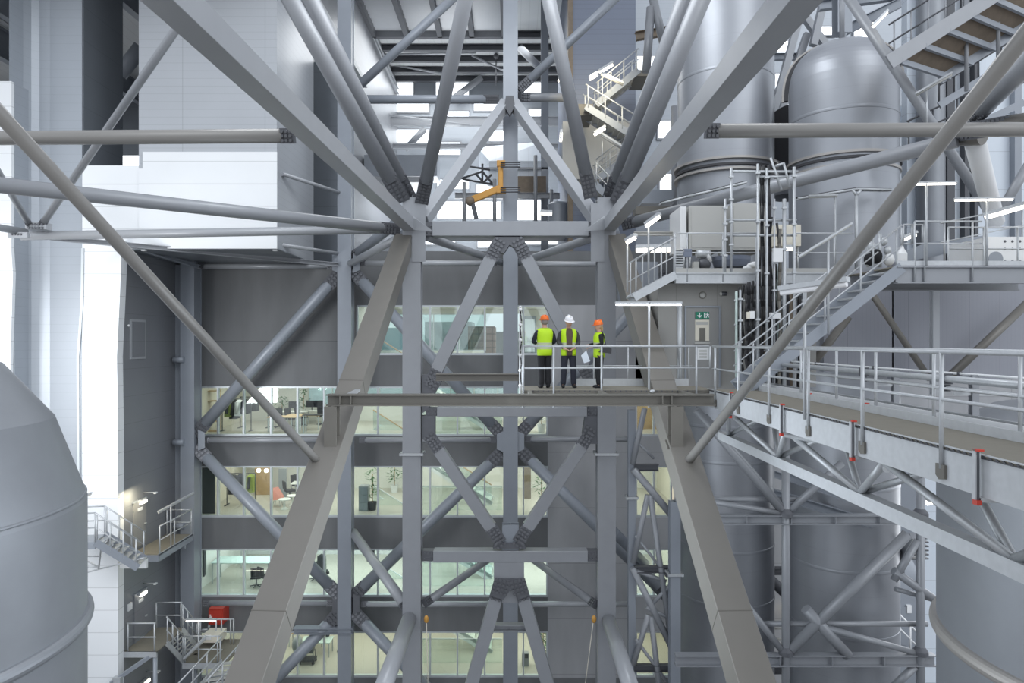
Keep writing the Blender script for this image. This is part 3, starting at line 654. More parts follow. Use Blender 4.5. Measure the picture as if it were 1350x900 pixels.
bb = MB(); bolts(bb, P(22, 309, 23.0), V((1, 0, 0)), V((0, 0, 1)), V((0, -1, 0)), 4, 1, .1, .1, .025); bb.build('bolt', 'bolt', t); bb = MB(); bolts(bb, P(47, 298, 23.7), V((1, 0, 0)), V((0, 0, 1)), V((0, -1, 0)), 5, 2, .12, .12, .025); bb.build('bolt', 'bolt', t)
longtube('grey tube entering from the picture edge to the white tower bracket', P(-60, 290, 21), P(34, 306, 23.4), .12)
ibeam('dark soffit edge beam under the white box running to the office column', P(66, 313, 24.2), P(446, 349, DC - .4), .18, .2, 'steel')
ibeam('second soffit beam under the white box running to the side wall top', P(150, 317, 25.8), P(262, 352, DC - .3), .15, .2, 'bluesteel')
tubem('thin strut from the soffit corner of the white box to the facade column', P(366, 322, 27.0), P(446, 334, 30.8), .08, (0, 0), 'lightsteel')
tubem('thin strut on the flank of the white box near its mid height', P(372, 229, 27.0), P(448, 254, 30.8), .08, (0, 0), 'lightsteel')
# tubes between front frame and facade
tubem('pale tube from the facade column head to the node by the long leg', P(462, 347, DC - .4), P(525, 314, DF), .15, (0, 0), 'lightsteel')
tubem('grey tube behind the pale one from the facade column to the node', P(470, 334, DC), P(520, 296, 25.6), .2, (1, 0), 'bluesteel')
tubem('pale tube from the office side node to the central facade column', P(562, 312, DF), P(662, 346, DC), .16, (0, 0), 'steel')
tubem('pale tube from the silo side node to the central facade column', P(786, 312, DF), P(684, 346, DC), .16, (0, 0), 'lightsteel')
tubem('white level tube from facade column to front column under the glass stair', P(466, 702, DC), P(538, 803, DF), .2, (0, 1), 'lightsteel', sl=.4)
tubem('slim plan brace from the front column up to the central facade column', P(560, 795, DF), P(663, 724, DC), .15, (1, 0), 'steel', sl=.35)
tubem('slim plan brace from the column with rope up to the central facade column', P(786, 797, DF), P(684, 724, DC), .15, (1, 0), 'steel', sl=.35)
tubem('thick pale tube from the front column foot node towards the viewer at picture bottom', P(541, 812, DF), P(498, 925, 19.2), .27, (0, 0), 'lightsteel', 'brace_tube')
tubem('thick pale tube from the rope column foot node towards the viewer at picture bottom', P(801, 814, DF), P(838, 925, 19.2), .25, (0, 0), 'lightsteel', 'brace_tube')
tubem('blue grey tube from the column behind the people to the lattice tower', P(808, 700, DF), P(850, 742, DC), .2, (0, 0), 'bluesteel')
# facade diamond bracing
rB = .265
for lab, a, b, e in (
    ('facade brace above the jackets office from column top to corner post', (447, 360), (258, 572), (1, 1)),
    ('facade brace from column top down behind the sloping leg to the central column', (464, 356), (662, 574), (1, 1)),
    ('facade brace from the corner post down across the oak wall office', (258, 588), (448, 786), (1, 1)),
    ('facade brace from the central column down across the glass stair offices', (661, 596), (466, 786), (1, 1)),
    ('facade brace from the central column down across the concrete wall', (685, 592), (880, 786), (1, 1)),
    ('facade brace from the central column up behind the people', (685, 572), (880, 360), (1, 1)),
    ('facade brace in the lowest office with grey trolley', (448, 806), (330, 930), (1, 0)),
    ('facade brace in the lowest stair office', (466, 806), (585, 930), (1, 0)),
    ('upper facade brace from office column up to the roof light', (468, 118), (610, -14), (0, 0)),
    ('upper facade brace from central column up across the clad shaft', (684, 119), (830, -20), (1, 0))):
    tubem(lab, P(*a, DC), P(*b, DC), rB * (.75 if 'upper' in lab else 1), e, 'bluesteel', 'facade_brace', 'brace', .75)
for lab, px, py in (('node box on the office column level with the girder nodes', 456, 346), ('node box on the office column above the trolley office', 456, 796), ('node box on the central column below the gangway', 673, 582), ('node box on the corner post below the jackets office', 252, 580)):
    t = thing('node_box', lab, 'node', P(px, py, DC))
    for s in (-1, 1):
        if px == 252 and s < 0: continue
        MB().hull([P(px + s * 9, py - 14, DC - .25), P(px + s * 18, py - 10, DC - .25), P(px + s * 18, py + 10, DC - .25), P(px + s * 9, py + 14, DC - .25), P(px + s * 9, py - 14, DC + .2), P(px + s * 18, py - 10, DC + .2), P(px + s * 18, py + 10, DC + .2), P(px + s * 9, py + 14, DC + .2)]).build('side_plate', 'gusset' if py > 600 else 'bluesteel', t)
# level facade tubes under the window rows and top tube
for lab, x0, x1, py, m in (('level facade tube under the jackets office windows', 268, 438, 580, 'steel'), ('level facade tube under the glass stair of the second window row', 474, 655, 580, 'steel'), ('level facade tube below the gangway on the concrete wall', 692, 836, 579, 'steel'),
                        ('level facade tube under the bright table tennis like office', 268, 440, 795, 'steel'), ('level facade tube under the fourth window row stair', 476, 655, 796, 'lightsteel'), ('level facade tube low on the concrete wall by the rope', 692, 836, 796, 'lightsteel'),
                        ('level facade tube under the soffit of the white box', 262, 440, 351, 'steel'), ('level facade tube along the facade top behind the top girder', 474, 655, 347, 'lightsteel'), ('level facade tube along the facade top behind the people side', 692, 800, 348, 'lightsteel')):
    tubem(lab.replace('bright table tennis like office', 'bright white table office'), P(x0, py, DC), P(x1, py, DC), .125, (1, 1), m, 'level_tube', 'tube', .3)
ibeam('shallow ledge girder above the trolley office on the facade', P(388, 830, DC - .2), P(466, 830, DC - .2), .26, .4, 'bluesteel')
longtube('heavy level tube of the far bay joining office column and central column', P(464, 131, DC), P(658, 131, DC), .19, (0, 1), 'bluesteel', .7)
longtube('heavy level tube from the central column to the clad shaft stairs', P(684, 128, DC), P(752, 129, DC + 3), .2, (1, 0), 'steel', .7)
# concrete slab edge behind
struct(MB().box((XM - .5, DW - .02, zpx(345)), (xpx(800), DW + 4, zpx(331))), 'floor_deck', 'concrete')
# ropes on the columns
for lab, p0, p1 in (('thin pale rope hanging beside the front column foot', (562, 812, 24.6), (565, 930, 24.6)), ('thin pale rope hanging from the column on the concrete wall side', (783, 812, 24.6), (768, 930, 24.6))):
    t = thing('rope', lab, 'rope', P(*p0)); MB().tube(P(*p0), P(*p1), .016, 6).build('line', 'cream', t)
    MB().ball(P(p0[0], p0[1] + 4, p0[2]), .09, 8, 6, (1, .6, 1.6)).build('hook', 'crane', t)
# ================================================================== LATTICE TOWER BY THE RIGHT LEG
DL = 24.5
def lt(label, a, b, r): return tubem(label, P(*a, DL), P(*b, DL), r, (0, 0), 'steel', 'lattice_bar', 'brace')
for lab, px, y0, w, dd in (('slim lattice tower post beside the column, sloping bars springing from it', 832.5, 540, .26, 24.8), ('thick lattice tower post next to the sloping leg at the silos', 889, 660, .36, 24.2)):
    column(lab, px, dd, w, w, y0, B_, 'bluesteel', name='lattice_post', collars=(755,) if px > 850 else (655,))
for lab, a, b, r in (
    ('upper lattice bar from the gangway underside to first post node', (850, 538), (834, 612), .10),
    ('thin lattice tie below the gangway', (838, 580), (862, 604), .05),
    ('thick lattice bar from first post node down to the inner post', (835, 618), (888, 682), .13),
    ('lattice hanger from first thick bar to the middle post node', (854, 652), (835, 742), .10),
    ('long lattice bar from first thick bar to the inner post', (857, 652), (884, 838), .10),
    ('thick lattice bar from middle post node down to the inner post', (834, 748), (888, 858), .12),
    ('lattice hanger from second thick bar to the bottom node', (855, 810), (835, 876), .10),
    ('long lattice bar from second thick bar out of the picture bottom', (858, 812), (872, 930), .10),
    ('lattice tie from the middle node to small bolted clamp', (838, 752), (878, 766), .07),
    ('lattice tie behind the first hanger', (838, 706), (880, 760), .05),
    ('lattice tie rising to the inner post above the second bar', (858, 798), (890, 764), .07),
    ('lattice tie behind the second hanger', (838, 842), (884, 905), .06),
    ('lattice tie crossing under second bar', (852, 800), (884, 815), .07)):
    lt(lab, a, b, r)
for lab, py, x1 in (('small level girder of the lattice tower at first node', 616, 868), ('small level girder of the lattice tower at middle node', 750, 884), ('small level girder of the lattice tower at bottom node', 880, 884)):
    ibeam(lab, P(836, py, DL), P(x1, py, DL), .24, .2, 'darksteel')
# ================================================================== GANGWAY WITH THE PEOPLE
GF, GB = 17.25, 18.75
t = thing('gangway', 'brown grey gangway deck the three people stand on', 'gangway', P(815, 514, GF))
gx0, gx1 = P(689, 0, GF).x, P(941, 0, GF).x
MB().box((gx0, GF, DECK - .05), (gx1, GB, DECK)).build('deck_plate', 'deckmat', t)
MB().ibar((gx0, GF + .06, DECK - .16), (gx1, GF + .06, DECK - .16), .2, .12).build('edge_joist', 'brownsteel', t)
MB().ibar((gx0, GB - .06, DECK - .16), (gx1, GB - .06, DECK - .16), .2, .12).build('edge_joist', 'brownsteel', t)
MB().box((P(760, 0, GB).x, GB - .02, DECK), (P(908, 0, GB).x, GB, DECK + .2)).build('toe_board', 'galvplate', t)
mb = MB()
for k in range(34): mb.box((gx0 + .13 * k, GF - .012, DECK - .05), (gx0 + .13 * k + .02, GF, DECK - .012))
mb.box((gx0, GF - .01, DECK - .03), (gx1, GF - .002, DECK - .02))
mb.build('edge_grating', 'darksteel', t)
ga, gb = P(432, 526.8, 15.95), P(941, 526.8, 15.95)
g = ibeam('long brown flanged girder carrying the gangway across both sloping legs', ga, gb, .27, .3, 'brownsteel', stiff=0)
for px in (450, 464, 872, 884): MB().box((P(px, 0, 15.95).x - .01, 15.8, ga.z - .11), (P(px, 0, 15.95).x + .01, 16.1, ga.z + .11)).build('stiffener', 'brownsteel', g)
for px in (560, 700, 800, 915): MB().box((P(px, 0, 15.95).x - .05, 15.98, ga.z + .0), (P(px, 0, 15.95).x + .05, 18.2, ga.z + .13)).build('bearer', 'brownsteel', g) if px > 690 else None
for lab, px, s in (('stub post from the leg by the offices to the long brown girder end', 438.5, -1), ('stub post from the leg by the silos to the long brown girder', 890, 1)):
    t = thing('stub_post', lab, 'post', P(px, 587, 15.7)); c = P(px, 0, 15.85).x
    MB().ibar((c, 15.8, P(0, 588, 15.85).z), (c, 15.8, ga.z - .13), .34, .28, (0, 1, 0)).build('post_shaft', 'brownsteel', t)
    MB().bar((c, 15.68, P(0, 588, 15.85).z - .03), (c, 15.98, P(0, 588, 15.85).z + .12), .42, .03, lup).build('base_plate', 'brownsteel', t)
t = thing('knee_plate', 'short plate tying the girder end back to the office side leg', 'plate', P(460, 518, 17))
MB().hull([P(452, 521, 15.95), P(467, 521, 15.95), P(475, 513, 17.2), P(468, 513, 17.2), P(452, 522.5, 15.95), P(467, 522.5, 15.95), P(475, 515, 17.2), P(468, 515, 17.2)]).build('plate', 'lightsteel', t)
# front rail of the gangway
fr = [(px, GF) for px in (690, 730, 793, 856, 918)]
pts = [V((P(690, 0, GF).x, GF, DECK)), V((P(935, 0, GF).x, GF, DECK))]
railing('galvanised front rail of the gangway before the three people', pts, [V((P(px, 0, GF).x, GF, DECK)) for px in (690, 730, 793, 918)], post_low=.45, r=.026)
e = P(936, 0, GF).x
tt = [o for o in bpy.data.objects if o.name.startswith('guard_rail') and o.parent is None][-1]
MB().tube((e, GF, DECK + 1.1), (e, GF, DECK + .55), .024, 10).build('end_bend', 'galv', tt)
railing('back rail of the gangway behind the people', [V((P(744, 0, GB).x, GB, DECK)), V((P(912, 0, GB).x, GB, DECK))], [V((P(px, 0, GB).x, GB, DECK)) for px in (744, 783, 828, 897, 908)], r=.02)
railing('short end rail at the office end of the gangway', [V((gx0 + .02, GF, DECK)), V((gx0 + .02, GB, DECK))], [V((gx0 + .02, GB, DECK))], r=.024)
# scaffold style cable pole at the gangway end
t = thing('cable_pole', 'thin pole wound with cables at the gangway end beside the person in orange helmet', 'pole', P(686, 515, GF + .3))
MB().tube(P(686, 520, GF + .3), P(686, 403, GF + .3), .03, 10).build('pole', 'whitep', t)
mb = MB()
for k in range(11): mb.tube(P(686.6 + (k % 3 - 1) * .7, 405 + k * 9.5, GF + .26), P(686.6 + ((k + 1) % 3 - 1) * .9, 414 + k * 9.5, GF + .26), .018, 6)
mb.build('cable', 'cable', t)
for k in range(6): MB().ball(P(686, 408 + k * 20, GF + .27), .05, 8, 6).build('clip', 'whitep', t)
# lamp over the gangway
lz = P(0, 400, GF).z
t = thing('gangway_lamp', 'long twin tube lamp on tall pole in the gangway rail', 'lamp', P(856, 512, GF))
MB().tube((P(856, 0, GF).x, GF + .03, DECK - .45), (P(856, 0, GF).x, GF + .03, lz + .06), .03, 12).build('pole', 'galv', t)
MB().box((P(811, 0, GF).x, GF - .05, lz - .005), (P(855, 0, GF).x, GF + .05, lz + .05)).build('lamp_housing', 'galv', t)
MB().box((P(857, 0, GF).x, GF - .05, lz - .005), (P(899, 0, GF).x, GF + .05, lz + .05)).build('lamp_housing', 'galv', t)
MB().tube((P(812, 0, GF).x, GF, lz - .03), (P(898, 0, GF).x, GF, lz - .03), .022, 8).build('tube', 'lampcool', t)
MB().ball((P(860, 0, GF).x, GF - .02, DECK - .03), .05, 10, 6, (1.4, .6, .8)).build('clamp', 'galv', t)
# hall upright at the far end of the gangway rail, and the small office door behind
MB().tube(P(896, 512, 19.2), P(896, 400, 19.2), .07, 12).build('steel_upright', 'galv', label='pale upright behind the gangway between lamp end and exit door', cat='post', kind='thing')
# ================================================================== PEOPLE
def skin(name, verts, edges, radii, m, parent, root=0, sub=2, pre=None):
    me = bpy.data.meshes.new(name); me.from_pydata([V(v) for v in verts], edges, [])
    o = bpy.data.objects.new(name, me); COL.objects.link(o)
    md = o.modifiers.new('s', 'SKIN'); md.use_smooth_shade = True
    for i, r in enumerate(radii):
        sv = me.skin_vertices[0].data[i]; r = (r, r) if isinstance(r, (int, float)) else r; sv.radius = r; sv.use_root = (i == root)
    sd = o.modifiers.new('d', 'SUBSURF'); sd.levels = sub; sd.render_levels = sub
    dg = bpy.context.evaluated_depsgraph_get(); dg.update()
    m2 = bpy.data.meshes.new_from_object(o.evaluated_get(dg)); bpy.data.objects.remove(o)
    m2.polygons.foreach_set('use_smooth', [True] * len(m2.polygons)); m2.materials.clear(); m2.materials.append(M[m])
    r = bpy.data.objects.new(name, m2); COL.objects.link(r); r.parent = parent; WL[r.name] = wloc(parent); return r
def vest_loft(T, root, w, shirt):
    """sleeveless vest wrapped round the torso; open at the front when a shirt shows"""
    lv = [(.80, .188, .150), (.90, .192, .155), (1.02, .188, .150), (1.16, .188, .148), (1.28, .208, .158), (1.36, .215, .15), (1.43, .19, .125), (1.475, .115, .092)]
    def loft(name, m, a0, a1, g, closed):
        n = 32; o = wloc(root); mb = MB(); vs = []; fs = []
        for z, rx, ry in lv:
            for i in range(n + 1):
                a = a0 + (a1 - a0) * i / n; vs.append(o + T((math.sin(a) * rx * g * w, -math.cos(a) * ry * g, z)))
        for j in range(len(lv) - 1):
            for i in range(n): fs.append((j * (n + 1) + i, j * (n + 1) + i + 1, (j + 1) * (n + 1) + i + 1, (j + 1) * (n + 1) + i))
        mb.add(vs, fs, True); ob = mb.build(name, m, root)
        sd = ob.modifiers.new('t', 'SOLIDIFY'); sd.thickness = .012; return ob
    gap = .42 if shirt else .03
    loft('hi_vis_vest', 'vest', gap, 2 * math.pi - gap, 1.0, False)
    if shirt: loft('shirt_front', shirt, -.6, .6, .975, False)
def person(label, loc, yaw, H, J, clothes, hat, hairm='hair', woman=False, headturn=0, headdown=0):
    """J: joints of both arms and the legs in the figure's own frame (facing -y), metres at 1.75 m height"""
    k = H / 1.75; root = thing('person', label, 'person', loc); rot = Matrix.Rotation(yaw, 3, 'Z')
    T = lambda p: rot @ (V(p) * k)
    hr = Matrix.Rotation(headturn, 3, 'Z') @ Matrix.Rotation(headdown, 3, 'X'); hb = V((0, -.005, 1.53))
    HD = lambda p: T(hb + hr @ V(p))
    w = .92 if woman else 1.
    vs, es, rs = [], [], []
    def chain(start, pts, rad):
        prev = start
        for p, r in zip(pts, rad):
            vs.append(p); rs.append(r if not isinstance(r, tuple) else r)
            if prev is not None: es.append((prev, len(vs) - 1))
            prev = len(vs) - 1
        return prev
    K = lambda *r: [x * k for x in r]
    chain(None, [T((0, 0, .95)), T((0, .0, 1.1)), T((0, .0, 1.28)), T((0, 0, 1.41)), T((0, .005, 1.48))], K(.135 * w, .12 * w, .14 * w, .10, .055))
    nk = 4
    chain(nk, [HD((0, -.012, .035)), HD((0, -.022, .085)), HD((0, -.008, .15)), HD((0, .0, .205))], K(.058, .075, .088, .062))
    hd = len(vs) - 3
    chain(hd, [HD((0, -.105, .075))], K(.016))                       # nose
    for sx in (-1, 1): chain(hd, [HD((sx * .085, .01, .08))], K(.018))  # ears
    for sx in (-1, 1):
        A = J['armL' if sx < 0 else 'armR']                          # elbow, wrist, hand direction
        sh = (sx * .185 * w, 0, 1.375); el, wr, hdv = V(A[0]), V(A[1]), V(A[2]).normalized()
        b = chain(3, [T((sx * .12, 0, 1.39)), T(sh), T(lerp(sh, el, .5)), T(el), T(lerp(el, wr, .5)), T(wr), T(wr + hdv * .05)], K(.07, .062, .052, .044, .04, .028, .033))
        side = hdv.cross(V((0, 0, 1))); side = side.normalized() if side.length > .1 else V((1, 0, 0)); dn = side.cross(hdv).normalized() * -.02
        for f, ln in zip((-1.5, -.5, .5, 1.5), (.062, .076, .07, .054)):
            o = wr + hdv * .085 + side * f * .02
            chain(b, [T(o), T(o + hdv * ln * .55), T(o + hdv * ln + dn)], K(.0095, .009, .008))
        o = wr + hdv * .045 + side * .036 * -sx
        chain(b, [T(o), T(o + hdv * .04 + side * .02 * -sx)], K(.011, .009))
        Lg = J['legL' if sx < 0 else 'legR']
        chain(0, [T((sx * .09, 0, .90)), T((sx * .1, 0, .7)), T(Lg[0]), T(lerp(Lg[0], Lg[1], .35)), T(Lg[1]), T(V(Lg[1]) + V((sx * .02, -.10, -.05)))], K(.105, .085, .058, .058, .03, .02))
    body = skin('body', vs, es, rs, 'skin', root)
    ft = 0
    for sx in (-1, 1):                                                 # clothing
        Lg = J['legL' if sx < 0 else 'legR']
        an = V(Lg[1])
        skin('shoe', [T(an + V((0, .02, .03))), T(an + V((0, .03, -.04))), T(an + V((0, -.02, -.045))), T(an + V((sx * .015, -.1, -.05))), T(an + V((sx * .025, -.17, -.055)))], [(0, 1), (1, 2), (2, 3), (3, 4)], K(.056, .05, .05, .044, .03), 'black', root)
    tv, te, trd = [T((0, 0, .97)), T((0, 0, .9))], [(0, 1)], K(.145 * w, .135 * w)
    for sx in (-1, 1):
        Lg = J['legL' if sx < 0 else 'legR']; n = len(tv)
        tv += [T((sx * .095, 0, .80)), T(lerp((sx * .095, 0, .8), Lg[0], .5)), T(Lg[0]), T(lerp(Lg[0], Lg[1], .5)), T(V(Lg[1]) + V((0, .005, -.03)))]
        te += [(1, n), (n, n + 1), (n + 1, n + 2), (n + 2, n + 3), (n + 3, n + 4)]; trd += K(.108, .098, .084, .080, .078)
    skin('trousers', tv, te, trd, clothes[0], root)
    jv, je, jr = [T((0, 0, 1.0)), T((0, 0, 1.15)), T((0, 0, 1.3)), T((0, 0, 1.42)), T((0, .005, 1.475))], [(0, 1), (1, 2), (2, 3), (3, 4)], K(.143 * w, .132 * w, .152 * w, .105, .064)
    for sx in (-1, 1):
        A = J['armL' if sx < 0 else 'armR']; sh = V((sx * .195 * w, 0, 1.365)); el, wr = V(A[0]), V(A[1]); n = len(jv)
        jv += [T((sx * .12, 0, 1.39)), T(sh), T(lerp(sh, el, .5)), T(el), T(lerp(el, wr, .5)), T(wr)]
        je += [(3, n)] + [(n + i, n + i + 1) for i in range(5)]; jr += K(.07, .07, .066, .058, .052, .042)
    skin('jacket', jv, je, jr, clothes[1], root)
    vest_loft(T, root, w, clothes[2])
    if 0: vv = [T((0, 0, .86)), T((0, 0, 1.0)), T((0, 0, 1.16)), T((0, 0, 1.3)), T((0, 0, 1.41))]; ve = [(0, 1), (1, 2), (2, 3), (3, 4)]; vr = K(.168 * w, .168 * w, .158 * w, .172 * w, .13)
    # hard hat, hair, face
    mb = MB(); c = HD((0, .0, .155)); prof = [(.118, -.012), (.116, .0), (.112, .03), (.10, .065), (.075, .095), (.04, .112), (0, .118)]
    HM = rot @ hr
    def put(mb2, pts, off): return [c + HM @ (V(p) * k) for p in pts]
    tmp = MB().lathe((0, 0, 0), prof, 28); tmp.v = [c + HM @ (V((p.x * .95, p.y * 1.08, p.z)) * k) for p in tmp.v]
    o = wloc(root); tmp.v = [p + o for p in tmp.v]; hb_ = tmp.build('hard_hat', hat, root)
    br = MB().lathe((0, -.03, -.012), [(.09, 0), (.135, -.006), (.135, .004), (.09, .012)], 28); br.v = [o + c + HM @ (V((p.x * .93, p.y * 1.08, p.z)) * k) for p in br.v]; br.build('brim', hat, hb_)
    rb = MB().bar((0, -.09, .09), (0, .09, .09), .035, .05, (0, 0, 1)); rb.v = [o + c + HM @ (V(p) * k) for p in rb.v]; rb.build('ridge', hat, hb_)
    hv = MB().ball((0, .025, .095), .083, 18, 12, (1.06, 1.0, .95)); hv.v = [o + T(hb) + HM @ (V(p) * k) for p in hv.v]
    if woman:
        h2 = MB().ball((0, .065, .03), .055, 14, 10, (1.1, .9, 1.5)); hv.add([o + T(hb) + HM @ (V(p) * k) for p in h2.v], h2.f, True)
    hv.build('hair', hairm, root)
    for sx in (-1, 1):
        ey = MB().ball((sx * .033, -.088, .10), .0115, 10, 8); ey.v = [o + T(hb) + HM @ (V(p) * k) for p in ey.v]; ey.build('eye', 'black', root)
    mo = MB().ball((0, -.086, .028), .02, 10, 6, (1.2, .5, .28)); mo.v = [o + T(hb) + HM @ (V(p) * k) for p in mo.v]; mo.build('mouth', 'pink', root)
    return root
legs = dict(legL=((-.105, -.015, .50), (-.11, .01, .085)), legR=((.105, -.015, .50), (.11, .01, .085)))
q1 = P(718, 510, 17.95); q1.z = DECK
person('person in orange helmet and yellow vest standing with back turned, black trousers', q1, math.pi + .25, 1.87,
       dict(armL=((-.27, -.04, 1.13), (-.17, -.24, 1.08), (.6, -.6, 0)), armR=((.27, -.06, 1.14), (.15, -.26, 1.10), (-.6, -.6, .05)), legL=((-.085, -.015, .50), (-.085, .01, .085)), legR=((.085, -.015, .50), (.085, .01, .085))), ('black', 'navy', None), 'orange', 'greyhair')
q2 = P(749.5, 510, 18.0); q2.z = DECK
person('person in white helmet with open yellow vest over brown shirt facing the camera', q2, .08, 1.86,
       dict(armL=((-.26, .02, 1.13), (-.14, -.16, .98), (.8, -.3, -.3)), armR=((.26, .02, 1.13), (.14, -.17, .99), (-.8, -.3, -.3)), legL=((-.115, -.02, .50), (-.135, .01, .085)), legR=((.115, -.02, .50), (.135, .01, .085))), ('navy', 'charcoal', 'brownshirt'), 'hatwhite', 'greyhair', headturn=.15, headdown=.32)
q3 = P(790, 510, 18.0); q3.z = DECK
p3 = person('person in orange helmet standing in profile with shoulder bag and paper', q3, -math.pi / 2 + .12, 1.74,
       dict(armL=((-.22, -.02, 1.16), (-.15, -.25, 1.13), (.3, -.9, -.1)), armR=((.22, .02, 1.15), (.14, -.22, 1.08), (-.3, -.9, -.2)), **{k: ((v[0][0] * .75, v[0][1], v[0][2]), (v[1][0] * .75, v[1][1], v[1][2])) for k, v in legs.items()}), ('black', 'black', None), 'orange', 'hair', True, headdown=.12)
t = thing('shoulder_bag', 'dark shoulder bag hanging behind the person in profile', 'bag', P(799, 466, 17.8))
bc = P(799.5, 461, 17.78)
MB().hull([bc + V(p) for p in ((-.2, -.05, -.06), (.12, -.05, -.10), (.13, -.05, .03), (-.05, -.05, .16), (-.2, .05, -.06), (.12, .05, -.10), (.13, .05, .03), (-.05, .05, .16))]).build('bag_body', 'charcoal', t)
MB().path([bc + V((-.03, 0, .14)), bc + V((-.06, 0, .35)), bc + V((-.12, .05, .50))], .015, 6).build('strap', 'black', t)
a = P(771, 470, 17.75); MB().hull([a + V(p) for p in ((-.10, 0, .03), (.04, .02, .16), (.14, .03, -.12), (-.02, 0, -.17), (-.10, .004, .03), (.04, .024, .16), (.14, .034, -.12), (-.02, .004, -.17))]).build('paper_sheet', 'bluewhite', label='large folded paper held low by the person in profile', cat='paper', kind='thing')
# ================================================================== CATWALK TOWARDS THE VIEWER
CX0, CX1, CY0, CY1 = 5.0, 6.15, 4.6, 17.45
t = thing('catwalk', 'galvanised catwalk running from the people gangway towards the viewer', 'catwalk', (5.5, 17, DECK - .45))
MB().box((CX0, CY0, DECK - .03), (CX1, CY1, DECK)).build('deck_plate', 'deckmat', t)
for nm, x in (('near_girder', CX0), ('far_girder', CX1 - .02)): MB().box((x - .01, CY0, DECK - .43), (x + .03, CY1, DECK - .02)).build(nm, 'galvplate', t)
MB().box((CX1 - .01, CY0, DECK), (CX1 + .01, CY1, DECK + .13)).build('kerb', 'galvplate', t)
mb = MB(); y = CY0
while y < CY1: mb.bar((CX0 - .01, y, DECK - .02), (CX0 - .01, y + .05, DECK + .012), .02, .01, (1, 0, 0)); y += .1
mb.box((CX0 - .02, CY0, DECK - .025), (CX0 - .005, CY1, DECK - .015))
mb.build('edge_grating', 'darksteel', t)
MB().box((CX0 - .02, CY0, DECK + .012), (CX0 + .01, CY1, DECK + .024)).build('edge_strip', 'galv', t)
BX, BZ = 5.58, DECK - 1.28
MB().bar((BX, CY0 - .2, BZ), (BX, 18.2, BZ), .2, .2).build('bottom_chord', 'galvplate', t)
nodes = [4.24, 7.59, 10.94, 14.3, 17.6]
for y in nodes[1:]:
    for dy in (-1.67, 1.67):
        if y + dy > CY1 + .6: continue
        for x in (CX0 + .06, CX1 - .06): MB().tube((BX, y, BZ + .08), (x, min(y + dy, CY1), DECK - .42), .055, 12).build('web_tube', 'galv', t)
for y in (9.27, 12.6, 15.95): MB().tube((CX0 + .05, y, DECK - .43), (CX1 - .05, y + .0, DECK - .43), .05, 12).build('cross_tube', 'galv', t)
for y0, y1 in ((9.2, 11.1), (12.6, 9.27)): MB().tube((CX0 + .05, y0, DECK - .5), (CX1 - .05, y1, DECK - .5), .05, 12).build('plan_tube', 'galv', t)
py_ = [16.7, 15.0, 13.2, 11.45, 9.68, 7.9, 6.1]
railing('catwalk rail on the silo tower side, plates bolted to the girder', [(CX0 - .03, 16.9, DECK), (CX0 - .03, 4.6, DECK)], [(CX0 - .03, y, DECK) for y in py_], r=.026, post_low=.25)
cr = [o for o in bpy.data.objects if o.name.startswith('guard_rail') and o.parent is None][-1]
for y in py_: MB().hull([(CX0 - .045 + dx, y + a, DECK - b) for dx in (0, .03) for a, b in ((-.07, .2), (.09, .2), (.09, .33), (.03, .38), (-.07, .36))]).build('base_plate', 'brownsteel', cr)
railing('catwalk rail on the cable tray side with slim posts', [(CX1 + .03, 17.2, DECK), (CX1 + .03, 4.6, DECK)], [(CX1 + .03, y, DECK) for y in (16.4, 14.6, 13.0, 11.6, 10.0, 8.3, 6.6)], r=.024)
for lab, y in (('red capped clamp channel on the catwalk girder next to the gangway', 15.4), ('red capped clamp channel second along from the gangway', 12.5), ('red capped clamp channel third along from the gangway', 9.9), ('red capped clamp channel closest to the picture edge', 7.25)):
    t = thing('clamp_channel', lab, 'clamp', (CX0 - .06, y, DECK - .55))
    MB().cbox((CX0 - .07, y, DECK - .2), .06, .05, .52).build('channel', 'galvplate', t); MB().cbox((CX0 - .07, y - .03, DECK - .2), .022, .012, .52).build('slot', 'darksteel', t)
    MB().cbox((CX0 - .06, y - .02, DECK + .07), .07, .08, .022).build('top_cap', 'red', t); MB().tube((CX0 - .07, y, DECK + .02), (CX0 - .07, y, DECK + .08), .03, 10).build('spindle', 'brownsteel', t)
    MB().cbox((CX0 - .08, y - .03, DECK - .48), .055, .07, .05).build('bottom_cap', 'red', t); MB().bar((CX0 - .07, y, DECK - .46), (CX0 + .2, y, DECK - .46), .05, .05).build('foot_arm', 'galvplate', t)
for lab, y in (('red capped clamp on the tray side kerb near the gangway', 14.3), ('red capped clamp on the tray side kerb beside a post', 12.0)):
    t = thing('kerb_clamp', lab, 'clamp', (CX1 + .06, y, DECK)); MB().cbox((CX1 + .06, y, DECK + .06), .06, .07, .12).build('clamp_body', 'rust', t); MB().cbox((CX1 + .06, y, DECK + .13), .09, .11, .02).build('top_cap', 'red', t)
